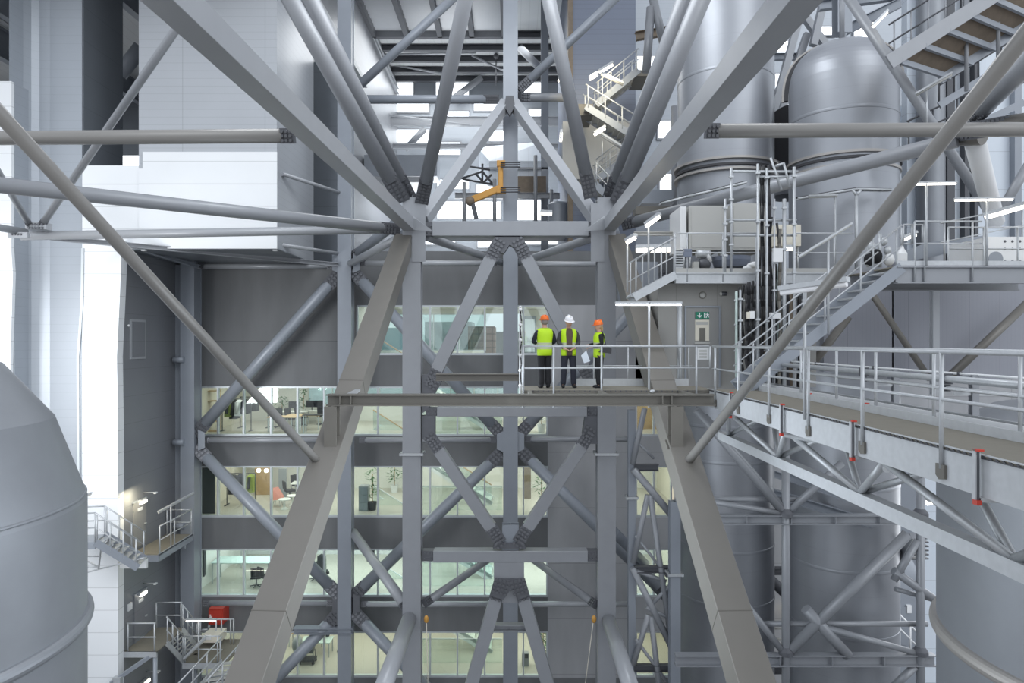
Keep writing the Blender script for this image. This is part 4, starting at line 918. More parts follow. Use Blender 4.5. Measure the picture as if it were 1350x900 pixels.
# pipes and trays beside the catwalk
for lab, x, z, r, m in (('thick galvanised conduit beyond the catwalk rail', 6.75, -.58, .055, 'galv'), ('thin conduit just above the thick one beyond the catwalk', 6.95, -.50, .02, 'whitep'), ('second conduit below the thick one beyond the catwalk', 6.75, -.72, .035, 'galv')):
    t = thing('conduit', lab, 'pipe', (x, 17, z)); MB().tube((x, 17.6, z), (x, 4.8, z), r, 10).build('pipe', m, t)
    for y in (15.6, 13.1, 10.6, 8.1): MB().cbox((x, y, z), r * 3, .04, r * 3).build('pipe_clip', 'darksteel', t)
for lab, x, z in (('white cable tray low beyond the catwalk kerb', 6.6, -1.15), ('white cable tray further out past the catwalk', 7.1, -1.28)):
    t = thing('cable_tray', lab, 'tray', (x, 17, z)); MB().bar((x, 18, z), (x, 4.8, z), .03, .11).build('near_side', 'whitep', t); MB().bar((x + .25, 18, z), (x + .25, 4.8, z), .03, .11).build('far_side', 'galv', t)
    mb = MB(); y = 5.
    while y < 17.8: mb.bar((x, y, z - .03), (x + .25, y, z - .03), .03, .02); y += .35
    mb.build('rung', 'galv', t); MB().bar((x + .13, 17.8, z), (x + .13, 4.9, z), .16, .05).build('cable', 'cable', t)
for lab, x, y in (('tray support upright beyond the catwalk by the wall corner', 6.9, 12.3), ('tray support upright beyond the catwalk close by the tank top', 6.9, 10.2)):
    t = thing('tray_support', lab, 'post', (x, y, -2)); MB().ibar((x, y, -2.2), (x, y, -.5), .1, .1, (0, 1, 0), .01).build('post_shaft', 'steel', t); MB().bar((x - .3, y, -.78), (x + .3, y, -.78), .05, .05).build('arm', 'galv', t)
# catwalk lamp
lamp('tube lamp on tall pole rising from the catwalk rail, stairs behind', P(1028, 386, 11.6), P(1118, 374, 10.8), (4.95, 11.55, DECK - .1), .05, 'hatwhite')
# ================================================================== SILOS AND TANKS
def silo(label, px, d, R_, rings, ytop, dome=0, m='silo', flange=()):
    c = P(px, 0, d); t = thing('silo', label, 'silo', (c.x, d, FLOOR)); zt = P(0, ytop, d).z
    prof = [(R_, FLOOR - FLOOR), (R_, zt - FLOOR)]
    if dome: prof += [(R_ * math.cos(a) ** .72, zt - FLOOR + dome * math.sin(a) ** .80) for a in [math.pi / 2 * k / 16 for k in range(1, 16)]] + [(0, zt - FLOOR + dome)]
    MB().lathe((c.x, d, FLOOR), prof, 72).build('shell', m, t)
    for py in rings:
        z = P(0, py, d - R_ * .5).z; MB().lathe((c.x, d, z), [(R_ - .01, -.07), (R_ + .012, -.05), (R_ + .016, .0), (R_ + .012, .05), (R_ - .01, .07)], 72).build('seam_band', m, t)
    for py, rr, mm in flange:
        z = P(0, py, d - R_ * .5).z
        MB().lathe((c.x, d, z), [(R_ - .02, -.09), (R_ + rr, -.09), (R_ + rr, .0), (R_ - .02, .0)], 72).build('flange', mm, t)
    return t, c
s1, c1 = silo('first tall silo behind the sloping leg, smooth upper shell leaving the picture', 956, 27.5, 1.86, (98, 560, 606, 720, 790), -120, flange=((214, .16, 'ring'), (222, .10, 'darkring'), (228, .15, 'ring')))
s2, c2 = silo('second tall silo with domed top and dark rim above the stair platform', 1111, 25.0, 1.84, (150, 560, 640, 745, 830), 122, 1.75, flange=((206, .10, 'ring'), (213, .06, 'darkring'), (222, .05, 'ring')))
# rim hoop over the dome: stands upright across it
zt = P(0, 122, 25).z; mb = MB(); K = 40
prev = None
for i in range(K + 1):
    a = math.pi * i / K; ca = math.copysign(abs(math.cos(a)) ** .72, math.cos(a)); p = V((c2.x + ca * 1.89 * .9, 25.1 - ca * 1.89 * .436, zt + math.sin(a) ** .8 * 1.83))
    if prev is not None: mb.bar(prev, p, .14, .14, (-.436, -.9, 0))
    prev = p
mb.build('rim_hoop', 'darkring', s2)
mb = MB(); prev = None
for i in range(K + 1):
    a = math.pi * i / K; ca = math.copysign(abs(math.cos(a)) ** .72, math.cos(a)); p = V((c2.x + ca * 1.95 * .9 + .04, 25.2 - ca * 1.95 * .436, zt + math.sin(a) ** .8 * 1.9))
    if prev is not None: mb.bar(prev, p, .2, .07, (-.436, -.9, 0))
    prev = p
mb.build('hoop_cover', 'ring', s2)
t = thing('duct_elbow', 'partly hidden round duct with dark flange between both silos', 'duct', P(1045, 180, 28))
MB().tube(P(1046, 176, 28.2), P(1046, 176, 31), 1.1, 40).build('duct_shell', 'silo', t); MB().tube(P(1046, 176, 28.1), P(1046, 176, 28.25), 1.18, 40).build('flange', 'darkring', t)
MB().lathe((P(1046, 0, 30).x, 30, P(0, 260, 30).z), [(1.0, 0), (1.0, 2.6)], 32).build('duct_leg', 'silo', t)
t = thing('pale_duct', 'pale smooth duct seen past the first silo under the big chord', 'duct', P(1000, 160, 29.5))
MB().lathe((P(994, 0, 31.6).x, 31.6, P(0, 240, 30.2).z), [(.5, 0), (.5, 4.2), (.46, 4.8), (.36, 5.2), (0, 5.4)], 32).build('duct_shell', 'tank', t)
def tank(label, cx, cy, prof, rings, m='tank'):
    t = thing('storage_tank', label, 'tank', (cx, cy, FLOOR))
    MB().lathe((cx, cy, 0), [(prof[0][0], FLOOR)] + prof, 96).build('shell', m, t)
    def rad(z):
        for (r0, z0), (r1, z1) in zip(prof[:-1], prof[1:]):
            if z0 <= z <= z1: return r0 + (r1 - r0) * (z - z0) / (z1 - z0)
        return prof[0][0]
    for z, w, mm in rings: r = rad(z); MB().lathe((cx, cy, z), [(r - .01, -w)] + [(r + w * .9 * math.cos(a), w * math.sin(a)) for a in [-math.pi / 2 + math.pi * k / 8 for k in range(9)]] + [(r - .01, w)], 96).build('ring_band', mm, t)
    return t
tank('big brushed tank with bent shoulder in front of the white cladding', -12.0, 12.0, [(3.86, -5.4), (3.86, -3.15), (3.76, -2.85), (3.3, -1.5), (2.45, -.42), (1.0, .25), (0, .4)], [(-5.46, .13, 'tank'), (-3.05, .03, 'tank')])
tank('big brushed tank under the catwalk truss with raised brown ring', 12.1, 12.0, [(3.95, -5.6), (3.95, -2.3), (3.8, -1.75), (3.0, -1.25), (1.5, -.98), (0, -.9)], [(-5.62, .14, 'ring'), (-2.35, .03, 'tank'), (-1.5, .025, 'tank')])
# ================================================================== HOUSING, PLATFORM AND EXIT DOOR
DH = 20.0
hs = MB(); x0, x1 = P(868, 0, DH).x, P(985, 0, DH).x
struct(MB().box((x0, DH, P(0, 512, DH).z), (x1, DH + 2.2, P(0, 374, DH).z)), 'wall_room', 'room')
struct(MB().box((x1 - .02, DH + .7, P(0, 512, DH).z), (P(1090, 0, DH).x, DH + 2.4, P(0, 374, DH).z)), 'wall_room_recess', 'room')
d = struct(MB().box(*R(905, 405, 948, 510, DH - .03, DH - .001)), 'door_1', 'door')
for a, b in (((903, 403, 950, 405)), ((903, 405, 905, 510))) and [((903, 403), (950, 405.2)), ((903, 405), (905, 510)), ((948, 405), (950, 510))]:
    struct(MB().box(*R(a[0], a[1], b[0], b[1], DH - .06, DH - .001)), 'door_frame', 'bluesteel', d)
struct(MB().box(*R(916.5, 421.5, 935, 449, DH - .045, DH - .032)), 'door_window_pane', 'cream', d)
struct(MB().box(*R(922, 432, 930, 449, DH - .05, DH - .046)), 'door_window_dark', 'brownsteel', d)
struct(MB().box(*R(918, 424, 934, 428, DH - .05, DH - .046)), 'door_window_frame', 'beige', d)
MB().box(*R(916, 451, 936, 453, DH - .06, DH - .03)).build('door_rail', 'beige', d, kind='structure')
t = thing('exit_sign', 'green exit pictogram sign with white arrow and running figure above the door window', 'sign', P(926, 420, DH))
MB().box(*R(917, 411, 926, 420, DH - .06, DH - .035)).build('arrow_panel', 'signgreen', t); MB().box(*R(926.6, 411, 935, 420, DH - .06, DH - .035)).build('figure_panel', 'signgreen', t)
ar = MB(); yy = DH - .065
def flat(mb, pts, y0, y1, d=DH): return mb.prism([(P(x, y, d).x, P(x, y, d).z) for x, y in pts], y0, y1)
flat(ar, [(920.9, 412.2), (922.1, 412.2), (922.1, 416), (920.9, 416)], yy, yy + .004); flat(ar, [(918.6, 415.2), (920.9, 416.2), (922.1, 416.2), (924.4, 415.2), (924.4, 416.4), (921.5, 419), (918.6, 416.4)], yy, yy + .004); ar.build('arrow', 'hatwhite', t)
fg = MB(); flat(fg, [(927.4, 412.5), (929.4, 412.5), (929.4, 419), (927.4, 419)], yy, yy + .004); flat(fg, [(931.5, 412), (932.9, 412), (932.9, 413.2), (931.5, 413.2)], yy, yy + .004)
flat(fg, [(930.8, 413.5), (932.8, 413.5), (932.6, 416), (931, 416)], yy, yy + .004); flat(fg, [(931, 416), (932, 416), (930.6, 419.2), (929.8, 419)], yy, yy + .004); flat(fg, [(932, 416), (932.8, 415.8), (934.3, 418), (933.5, 418.6)], yy, yy + .004); flat(fg, [(929.6, 414.3), (931, 413.6), (931, 414.4), (930, 415)], yy, yy + .004); flat(fg, [(932.8, 413.6), (934.3, 415), (933.8, 415.6), (932.7, 414.5)], yy, yy + .004); fg.build('running_figure', 'hatwhite', t)
t = thing('door_notice', 'white paper notice with small print on the lower exit door', 'notice', P(927, 473, DH)); MB().box(*R(919.5, 458, 934.5, 474, DH - .05, DH - .035)).build('sheet', 'whitep', t)
mb = MB()
for k in range(6): mb.box(*R(922, 461 + k * 2, 932, 461.7 + k * 2, DH - .054, DH - .05))
mb.build('text_line', 'beige', t)
t = thing('round_lamp', 'round bulkhead lamp above the exit door', 'lamp', P(926, 389, DH)); c = P(926.5, 389, DH - .02)
MB().tube(c, c + V((0, .03, 0)), .11, 20).build('rim', 'brownsteel', t); MB().ball(c, .085, 16, 8, (1, .5, 1)).build('globe', 'beige', t)
t = thing('camera_head', 'small beacon on the wall beside the exit door', 'beacon', P(951, 387, DH)); c = P(951, 387, DH - .05); MB().tube(c, c + V((.15, 0, 0)), .06, 12).build('beacon_body', 'darksteel', t); MB().ball(c, .06, 12, 8).build('lens', 'beige', t)
# platform over the room
t = thing('platform', 'galvanised platform over the exit door room', 'platform', P(890, 372, 19.4)); pa, pb = P(890, 360, 19.4), P(1090, 360, 19.4)
MB().box((pa.x, 19.4, pa.z - .02), (pb.x, 22.5, pa.z + .03)).build('deck_plate', 'deckmat', t)
MB().ibar(pa - V((0, 0, .14)), pb - V((0, 0, .14)), .3, .12).build('edge_girder', 'galv', t); MB().box((pa.x, 19.38, pa.z), (pb.x, 19.41, pa.z + .14)).build('toe_board', 'beige', t)
Zp = pa.z + .03
railing('platform rail in front of the grey cabinet housings', [(pa.x, 19.4, Zp), (P(1000, 0, 19.4).x, 19.4, Zp)], [(P(x, 0, 19.4).x, 19.4, Zp) for x in (890, 906, 953, 997)], r=.024, post_low=.3)
railing('platform rail in front of the second silo', [(P(1046, 0, 19.4).x, 19.4, Zp), (P(1125, 0, 19.4).x, 19.4, Zp)], [(P(x, 0, 19.4).x, 19.4, Zp) for x in (1046, 1100)], r=.024)
for lab, px0, py0, px1, py1, m, dd in (('large grey cabinet housing on the platform by the pale tube', 909, 271, 954, 329, 'beige', 20.4), ('pale cabinet housing beside the cable riser on the platform', 965, 268, 1012, 329, 'beige', 20.6), ('narrow white cabinet at the stair head under the long tube', 897, 272, 905, 329, 'whitep', 20.5), ('cream square junction cabinet beside the second silo', 1022, 296, 1056, 324, 'cream', 20.2)):
    t = thing('cabinet_housing', lab, 'cabinet', P(px0, py1, dd)); lo, hi = R(px0, py0, px1, py1, dd, dd + 1.4); MB().box(lo, hi).build('cabinet_body', m, t)
    MB().box((lo[0] + .06, dd - .015, lo[2] + .06), (hi[0] - .06, dd, hi[2] - .06)).build('front_sheet', m, t)
    for x in (lo[0] + .05, hi[0] - .05): MB().tube((x, dd + .1, Zp), (x, dd + .1, lo[2]), .03, 8).build('foot', 'galv', t)
t = thing('pump_unit', 'dark pump unit with pipes under the grey cabinet housing', 'pump', P(925, 357, 20))
MB().ball(P(927, 349, 20.2), .22, 16, 10, (1, 1, .9)).build('pump_body', 'darksteel', t); MB().tube(P(918, 335, 20.2), P(936, 335, 20.2), .12, 14).build('pipe', 'galv', t); MB().tube(P(920, 343, 20.1), P(920, 357, 20.1), .06, 10).build('riser', 'darksteel', t); MB().tube(P(932, 332, 20.15), P(936, 345, 20.15), .07, 10).build('hose', 'whitep', t)
MB().cbox(P(917, 352, 20.05), .16, .2, .3).build('motor_box', 'beige', t)
t = thing('dark_drum', 'dark blue round drum between pump and cable riser', 'drum', P(965, 358, 20.4)); c = P(964, 357, 20.6); MB().lathe(c, [(.15, 0), (.5, .1), (.56, .3), (.56, .42), (0, .42)], 32).build('drum_shell', 'corr', t)
t = thing('hose_bundle', 'pale crumpled wrapped hose lying at the platform edge', 'hose', P(985, 357, 19.9))
for k in range(5): MB().ball(P(982 + k * 3, 356 - k * 2, 19.9), .09 + .02 * (k % 2), 12, 8, (1.3, 1, .8)).build('hose_wrap', 'whitep', t)
MB().box(*R(901.5, 328, 912, 338, 19.25, 19.36)).build('control_box', 'corr', label='small blue control box on the platform rail', cat='box', kind='thing')
mb = MB(); t = thing('louver_grille', 'slatted dark grille at the stair head left of pump', 'grille', P(896, 357, 20))
t['label'] = 'slatted grille at the stair head beside the pump unit'
for k in range(8): mb.box(*R(890, 331 + k * 3.4, 901, 333 + k * 3.4, 20, 20.1))
mb.build('slat', 'galv', t); MB().box(*R(890, 330, 901, 358, 20.11, 20.14)).build('backing', 'darksteel', t)
# little stair going down from the platform towards the sloping leg
stair('short stair from the exit room platform down towards the sloping leg', P(836, 392, 19.0), P(891, 362, 19.0), (0, .9, 0), 8, 'galv', 'galv', .22, np_=4, h=1.05, treadm='galv') if False else stair('short stair from the exit room platform down towards the sloping leg', P(836, 392, 19.0), P(891, 362, 19.0), (0, .9, 0), 8, 'galv', 'galv', .22, True, 'steel_stair', 'galv', 4, (0, 1), 1.05)
for lab, a, b, px, pf in (('upper tube lamp on pole over the short platform stair', (851, 299), (870, 285), 855, 366), ('lower tube lamp on pole beside the sloping leg at the short stair', (826, 320), (838, 313), 827, 385)):
    lamp(lab, P(*a, 18.9), P(*b, 18.6), P(px, pf, 18.9), .05)
lamp('bright level tube lamp shining behind the short platform stair', P(838, 330, 20.5), P(884, 329, 20.5), None, .07)
for lab, px, py in (('small bright spot on the cable riser behind white box', 1040, 328),): lamp(lab, P(1035, 328, 20), P(1047, 328, 20), None, .05)
ibeam('pale girder behind the short stair lamps', P(836, 308, 21.5), P(890, 308, 21.5), .12, .12, 'beige')
struct(MB().box(*R(815, 345, 868, 402, 26.5, 26.8)), 'wall_behind_stair', 'bluesteel')
# ================================================================== CABLE RISER TOWER
DR = 18.8
for lab, px, y0, y1, r in (('riser tower pole nearest the cabinet housings', 964, 221, 358, .035), ('riser tower pole carrying the black cables', 999, 216, 512, .035), ('second riser tower pole with black cables', 1011, 222, 512, .035), ('riser pole beside the white switch box', 1034, 262, 512, .05), ('riser pole by the second silo with bracket tops', 1047, 220, 512, .04), ('slim pole between the cabinet housings', 956, 262, 358, .03), ('riser pole standing in front of the room recess', 976, 382, 512, .03), ('slender riser pole among the black cables', 1021, 262, 512, .025)):
    t = thing('riser_pole', lab, 'pole', P(px, y1, DR)); MB().tube(P(px, y1, DR), P(px, y0, DR), r, 10).build('pole', 'galv', t)
    for k in range(4): MB().cbox(P(px, y0 + 12 + k * (y1 - y0) / 4.6, DR - .03), .12, .08, .05).build('clip', 'galv', t)
for lab, a, b in (('top scaffold tube of the riser tower over the cabinets', (964, 226), (1052, 226)), ('second scaffold tube of the riser tower', (1000, 233), (1040, 233)), ('riser tower cross tube level with cabinet middle', (955, 290), (1050, 290)), ('riser tower lower cross tube', (958, 310), (1050, 310)), ('leaning scaffold tube at the riser head', (1016, 208), (1030, 250)), ('second leaning scaffold tube at the riser head', (1033, 215), (1041, 246)), ('short top scaffold tube joining the leaning ones', (1022, 219), (1034, 215))):
    MB().tube(P(*a, DR + .08), P(*b, DR + .08), .035, 8).build('scaffold_tube', 'galv', label=lab, cat='scaffold tube', kind='thing')
rnd = random.Random(3)
for k, px in enumerate((1003, 1006, 1014, 1017, 1024, 1028, 990, 984)):
    y0 = 218 if k < 3 else 262 + 8 * k if k < 6 else 375; pts = []
    for j in range(12):
        f = j / 11; pts.append(P(px + rnd.uniform(-1.2, 1.2) + (4 if k == 4 else 0) * math.sin(f * 5), y0 + (510 - y0) * f, DR + .12 + .1 * math.sin(k)))
    MB().path(pts, .022 + .012 * (k % 3), 8).build('riser_cable', ['cable', 'cable', 'charcoal', 'cable', 'charcoal', 'brownsteel', 'cable', 'charcoal'][k], label=['black riser cable closest to the cabinets', 'black riser cable second from the cabinets', 'dark riser cable between two tower poles', 'black riser cable behind the slender pole', 'sagging dark riser cable under the white switch box', 'brown riser cable beside the white switch box', 'black cable beside the exit room corner', 'dark cable closest to the exit door'][k], cat='cable', kind='thing', group=None)
for lab, r_, m in (('white switch box on the cable riser', (1020, 327, 1032, 345), 'whitep'), ('small white box low on the cable riser behind stair rail', (1016, 412, 1029, 420), 'whitep'), ('cream label tag tied to the riser cables', (989, 410, 995, 420), 'whitep'), ('small yellow tag beside the cream one on the riser', (985, 411, 989, 420), 'cream')):
    MB().box(*R(*r_, DR - .16, DR - .06)).build('switch_box', m, label=lab, cat='box', kind='thing')
t = thing('vertical_duct', 'brown round duct pipe among the riser cables', 'pipe', P(1009, 510, 19.3)); MB().tube(P(1009, 512, 19.3), P(1009, 400, 19.3), .12, 16).build('pipe', 'rust', t)
for lab, px, r, m in (('pale green pipe low in the riser beside the door', 971, .04, 'mint'), ('thick grey pipe by the stair foot in the riser', 1042, .12, 'rust'), ('thin yellow cable in the riser by the stair', 1037, .02, 'cream')):
    MB().tube(P(px, 512, 19.2), P(px, 384, 19.2), r, 12).build('riser_pipe', m, label=lab, cat='pipe', kind='thing')
rnd = random.Random(11)
for k, (lab, px, y0, m) in enumerate((('dark lower cable beside the pale green pipe', 974, 378, 'cable'), ('black lower cable under the platform edge', 979, 376, 'cable'), ('dark lower cable behind the stair foot rail', 987, 372, 'charcoal'), ('black lower cable next to cream label tag', 993, 370, 'cable'), ('grey lower cable between the two tags and pole', 997, 372, 'steel'), ('black lower cable under the white switch box', 1022, 348, 'cable'), ('green grey lower cable under the white switch box', 1026, 348, 'mint'), ('black lower cable beside the brown duct pipe', 1016, 380, 'cable'), ('dark lower cable behind the thick grey pipe', 1038, 380, 'charcoal'), ('thick black hose curving by the stair foot', 1031, 400, 'cable'), ('brown lower cable at the stair foot', 1048, 384, 'rust'), ('black lower cable last before the stair', 1054, 390, 'cable'))):
    pts = [P(px + rnd.uniform(-1.5, 1.5), y0 + (511 - y0) * j / 8, DR + .2 + .06 * (k % 3)) for j in range(9)]
    MB().path(pts, .03 + .012 * (k % 3), 8).build('riser_cable', m, label=lab, cat='cable', kind='thing')
struct(MB().box(*R(968, 378, 1062, 512, DH + .55, DH + .68)), 'wall_riser_back', 'darkclad')
for lab, y in (('cable rung tube across the riser under the platform', 396), ('cable rung tube across the riser at the tags', 428), ('cable rung tube across the riser low down', 462)): MB().tube(P(968, y, DR + .4), P(1058, y, DR + .4), .03, 8).build('scaffold_tube', 'galv', label=lab, cat='scaffold tube', kind='thing')
# cable ladder running round the silos
for lab, pts in (('cable ladder sloping up past the first silo over the cabinets', [P(872, 268, 22), P(905, 259, 21.8), P(940, 251, 21.5), P(985, 240, 21)]), ('cable ladder curving along the second silo', [P(1052, 262, 21.5), P(1092, 255, 21.8), P(1130, 249, 22.2), P(1178, 250, 22.4)])):
    t = thing('cable_ladder', lab, 'cable ladder', pts[0]); 
    MB().path(pts, .035, 8).build('near_side', 'galv', t); MB().path([p + V((0, .3, .02)) for p in pts], .03, 8).build('far_side', 'galv', t); MB().path([p + V((0, .14, .03)) for p in pts], .05, 8).build('cable', 'cable', t)
    mb = MB()
    for a, b in zip(pts[:-1], pts[1:]):
        for k in range(4): p = lerp(a, b, k / 4); mb.bar(p, p + V((0, .3, 0)), .03, .03)
    mb.build('rung', 'galv', t)
t = thing('tray_post', 'forked upright holding the cable ladder before the second silo', 'post', P(1129, 350, 21.6)); MB().tube(P(1129, 356, 21.6), P(1129, 258, 21.6), .05, 10).build('pole', 'galv', t); MB().tube(P(1129, 258, 21.6), P(1124, 250, 21.6), .04, 8).build('fork', 'galv', t); MB().tube(P(1129, 258, 21.6), P(1135, 250, 21.6), .04, 8).build('fork', 'galv', t)
lamp('unlit pole lamp on the platform before the second silo', P(1066, 260, 20.4), P(1104, 259, 20.4), P(1101, 358, 20.4), .03, 'beige')
# ================================================================== STAIR TO THE SIDE PLATFORM
SA, SB = P(986, 512, 17.0), P(1189, 352, 17.0)
stair('wide galvanised stair climbing from the catwalk to the side platform', SA, SB, (0, 1.1, 0), 14, 'bluesteel', 'galv', .27, True, 'steel_stair', 'galv', 5, (0, 1), 1.05)
t = thing('side_platform', 'platform at the top of the galvanised stair with railings', 'platform', P(1180, 372, 17)); qa, qb = P(1182, 350, 17), P(1440, 350, 17)
MB().box((qa.x, 17, qa.z - .03), (qb.x, 19.6, qa.z)).build('deck_plate', 'deckmat', t)
MB().ibar(qa - V((0, -.05, .23)), qb - V((0, -.05, .23)), .42, .2).build('edge_girder', 'steel', t); MB().ibar(qa + V((.1, 2.5, -.23)), qb + V((0, 2.5, -.23)), .42, .2).build('edge_girder', 'steel', t)
MB().box((qa.x, 16.98, qa.z), (qb.x, 17.0, qa.z + .12)).build('toe_board', 'galvplate', t)
Zq = qa.z
railing('front rail of the side platform up to the stair gate loops', [(P(1206, 0, 17).x, 17, Zq), (P(1294, 0, 17).x, 17, Zq)], [(P(x, 0, 17).x, 17, Zq) for x in (1206, 1219, 1282)], r=.024, post_low=.4)
railing('second rail of the side platform running to the picture edge', [(P(1250, 0, 17.6).x, 17.6, Zq - .05), (P(1440, 0, 17.6).x, 17.6, Zq - .05)], [(P(x, 0, 17.6).x, 17.6, Zq - .05) for x in (1250, 1297, 1342)], r=.024, post_low=.35)
t = thing('stair_gate', 'pair of bent tube loops at the stair head', 'gate', P(1195, 350, 17))
for x0, x1 in ((1191, 1202), (1204, 1216)): MB().path([P(x0, 296, 17.1), P(x1, 296, 17.1), P(x1, 321, 17.1), P(x0, 321, 17.1), P(x0, 296, 17.1)], .022, 8).build('loop', 'galv', t)
railing('inclined rail of the far ramp behind the side platform', [P(1240, 345, 19.5), P(1350, 322, 19.5)], [P(1245, 344, 19.5), P(1300, 332.5, 19.5), P(1348, 322.5, 19.5)], r=.024)
for lab, a, b, px, pf, dd in (('tube lamp on pole at the stair head platform', (1197, 243), (1261, 242), 1221, 350, 16.9), ('second tube lamp on pole further along the side platform', (1258, 264), (1336, 263), 1301, 350, 16.9), ('unlit tube lamp on pole along the galvanised stair', (1053, 340), (1123, 296), 1092, 440, 16.8)):
    lamp(lab, P(*a, dd), P(*b, dd), P(px, pf, dd), .026, 'beige' if 'unlit' in lab else 'lamp')
lamp('bright slanting tube lamp before the white strut at picture edge', P(1298, 287, 18.5), P(1370, 267, 17.5), None, .055)
lamp('bright small tube lamp at the stair head under the cable ladder', P(1188, 317, 19), P(1208, 309, 19), None, .05)
t = thing('tree_of_valves', 'pale valve cluster with black instruments behind the stair rail', 'valves', P(1150, 345, 18.5)); t.name = 'valve_cluster'
WL['valve_cluster'] = WL['tree_of_valves']
for k, (x, y, r, m) in enumerate(((1148, 325, .12, 'galv'), (1155, 338, .16, 'black'), (1146, 342, .14, 'black'), (1165, 318, .1, 'galv'), (1170, 330, .1, 'galv'), (1172, 342, .14, 'whitep'))): MB().ball(P(x, y, 18.9), r, 12, 8, (1, 1, 1.3)).build('valve_body' if m != 'black' else 'actuator', m, t)
MB().tube(P(1144, 352, 18.9), P(1144, 305, 18.9), .04, 8).build('pipe', 'galv', t); MB().tube(P(1160, 352, 18.9), P(1160, 308, 18.9), .05, 8).build('pipe', 'galv', t)
t = thing('pressure_bottle', 'short white bottle with pipe cage by the stair head', 'bottle', P(1189, 348, 18)); MB().lathe(P(1189, 349, 18.2), [(0, 0), (.13, 0), (.13, .3), (.06, .42), (.04, .5), (0, .5)], 20).build('bottle_body', 'whitep', t); MB().tube(P(1189, 328, 18.2), P(1189, 300, 18.2), .03, 8).build('pipe', 'galv', t)
t = thing('white_housing', 'white perforated housing with round fan at the picture edge platform', 'housing', P(1310, 350, 19)); lo, hi = R(1302, 312, 1420, 352, 18.8, 20.5); MB().box(lo, hi).build('housing_body', 'whitep', t)
c = P(1313, 341, 18.78); MB().tube(c, c + V((0, .04, 0)), .2, 24).build('fan_cover', 'bluesteel', t)
mb = MB()
for x in (1325, 1335, 1345):
    for y in (318, 328, 344): mb.tube(P(x, y, 18.79), P(x, y, 18.79) + V((0, .02, 0)), .035, 10)
mb.build('hole', 'darksteel', t)
MB().hull([P(x, y, d) for x, y, d in ((1192, 332, 21), (1220, 320, 21), (1300, 310, 21), (1300, 322, 21), (1232, 338, 21), (1192, 345, 21), (1192, 332, 22), (1300, 310, 22), (1192, 345, 22))]).build('ramp_slab', 'bluesteel', label='grey sloped slab behind the stair head rail', cat='slab', kind='thing')
# wall braces under the side platform
for lab, a, b, r in (('tube brace from the side platform down to the panel wall foot', (1150, 388), (1226, 500), .1), ('tube brace from picture edge down to the panel wall foot', (1356, 398), (1248, 500), .13), ('tube brace under the galvanised stair', (1118, 418), (1062, 492), .13)):
    tubem(lab, P(*a, 21.6), P(*b, 21.6), r, (0, 0), 'warmsteel')
column('round post under the side platform before grey wall panels', 1232, 21.5, .2, .2, 374, 520, 'lightsteel', name='steel_post')
# ================================================================== UPPER RIGHT
t = thing('walkway_flight', 'inclined grey walkway flight seen from below at the upper picture corner', 'walkway', P(1175, 80, 20)); 
wa, wb_ = P(1172, 82, 20), P(1330, -18, 20); wv = V((2.2, 1.2, 0))
MB().bar(wa, wb_, .08, .42, (0, 0, 1)).build('near_girder', 'steel', t); MB().bar(wa + wv, wb_ + wv, .08, .42, (0, 0, 1)).build('far_girder', 'bluesteel', t)
MB().hull([wa + V((0, 0, .02)), wb_ + V((0, 0, .02)), wa + wv + V((0, 0, .02)), wb_ + wv + V((0, 0, .02)), wa + V((0, 0, .06)), wb_ + V((0, 0, .06)), wa + wv + V((0, 0, .06)), wb_ + wv + V((0, 0, .06))]).build('deck_plate', 'rust', t)
for k in range(5): p = lerp(wa, wb_, (k + .5) / 5); MB().bar(p - V((0, 0, .2)), p + wv - V((0, 0, .2)), .1, .16).build('cross_member', 'bluesteel', t)
for f in (1, .5):
    for o in (V((0, 0, 0)), wv): MB().tube(wa + o + V((0, 0, 1.1 * f)), wb_ + o + V((0, 0, 1.1 * f)), .026, 8).build('handrail', 'darksteel', t)
for k in range(7):
    for o in (V((0, 0, 0)), wv): p = lerp(wa, wb_, (k + .3) / 7) + o; MB().tube(p, p + V((0, 0, 1.1)), .024, 8).build('baluster', 'steel', t)
for lab, a, b, px in (('dark inclined handrail pair crossing the pale wall', (1238, 92), (1352, 22), (1238, 1258, 1290, 1320)), ('dark inclined handrail pair lower down at the second silo', (1196, 160), (1350, 88), (1198, 1230, 1262, 1300))):
    t = thing('stair_rail', lab, 'railing', P(*a, 22)); A, Bp = P(*a, 22), P(*b, 22)
    for k in (0, -.5): MB().tube(A + V((0, 0, k)), Bp + V((0, 0, k)), .03, 8).build('handrail' if k == 0 else 'knee_rail', 'darksteel', t)
    for x in px: f = (x - a[0]) / (b[0] - a[0]); p = lerp(A, Bp, f); MB().tube(p, p - V((0, 0, 1.1)), .03, 8).build('baluster', 'darksteel', t)
    MB().bar(A - V((0, 0, 1.15)), Bp - V((0, 0, 1.15)), .06, .22).build('stringer', 'bluesteel', t)
for lab, px, y0, y1, r in (('slim upright pole holding the upper walkway', 1274, -20, 120, .055), ('second upright pole holding the upper walkway', 1316, -20, 75, .055), ('grey upright standing on the second silo top', 1110, -30, 52, .09)):
    MB().tube(P(px, y1, 20.8 if px > 1200 else 25), P(px, y0, 20.8 if px > 1200 else 25), r, 12).build('walkway_pole', 'steel', label=lab, cat='pole', kind='thing')
tubem('thin tube falling behind the level tube from the silo top to the white strut foot', P(1114, -10, 21.5), P(1308, 284, 21.5), .15, (0, 0), 'steel')
tubem('thick tube leaving the walkway node towards the upper picture edge', P(1286, 152, 17.2), P(1400, 40, 12.5), .21, (1, 0), 'steel', 'riser_tube', 'tube', .7)
tubem('pale thick strut dropping from the walkway node to the side platform', P(1284, 182, 17.5), P(1312, 292, 20), .24, (0, 0), 'whitep', 'pale_strut', 'strut')
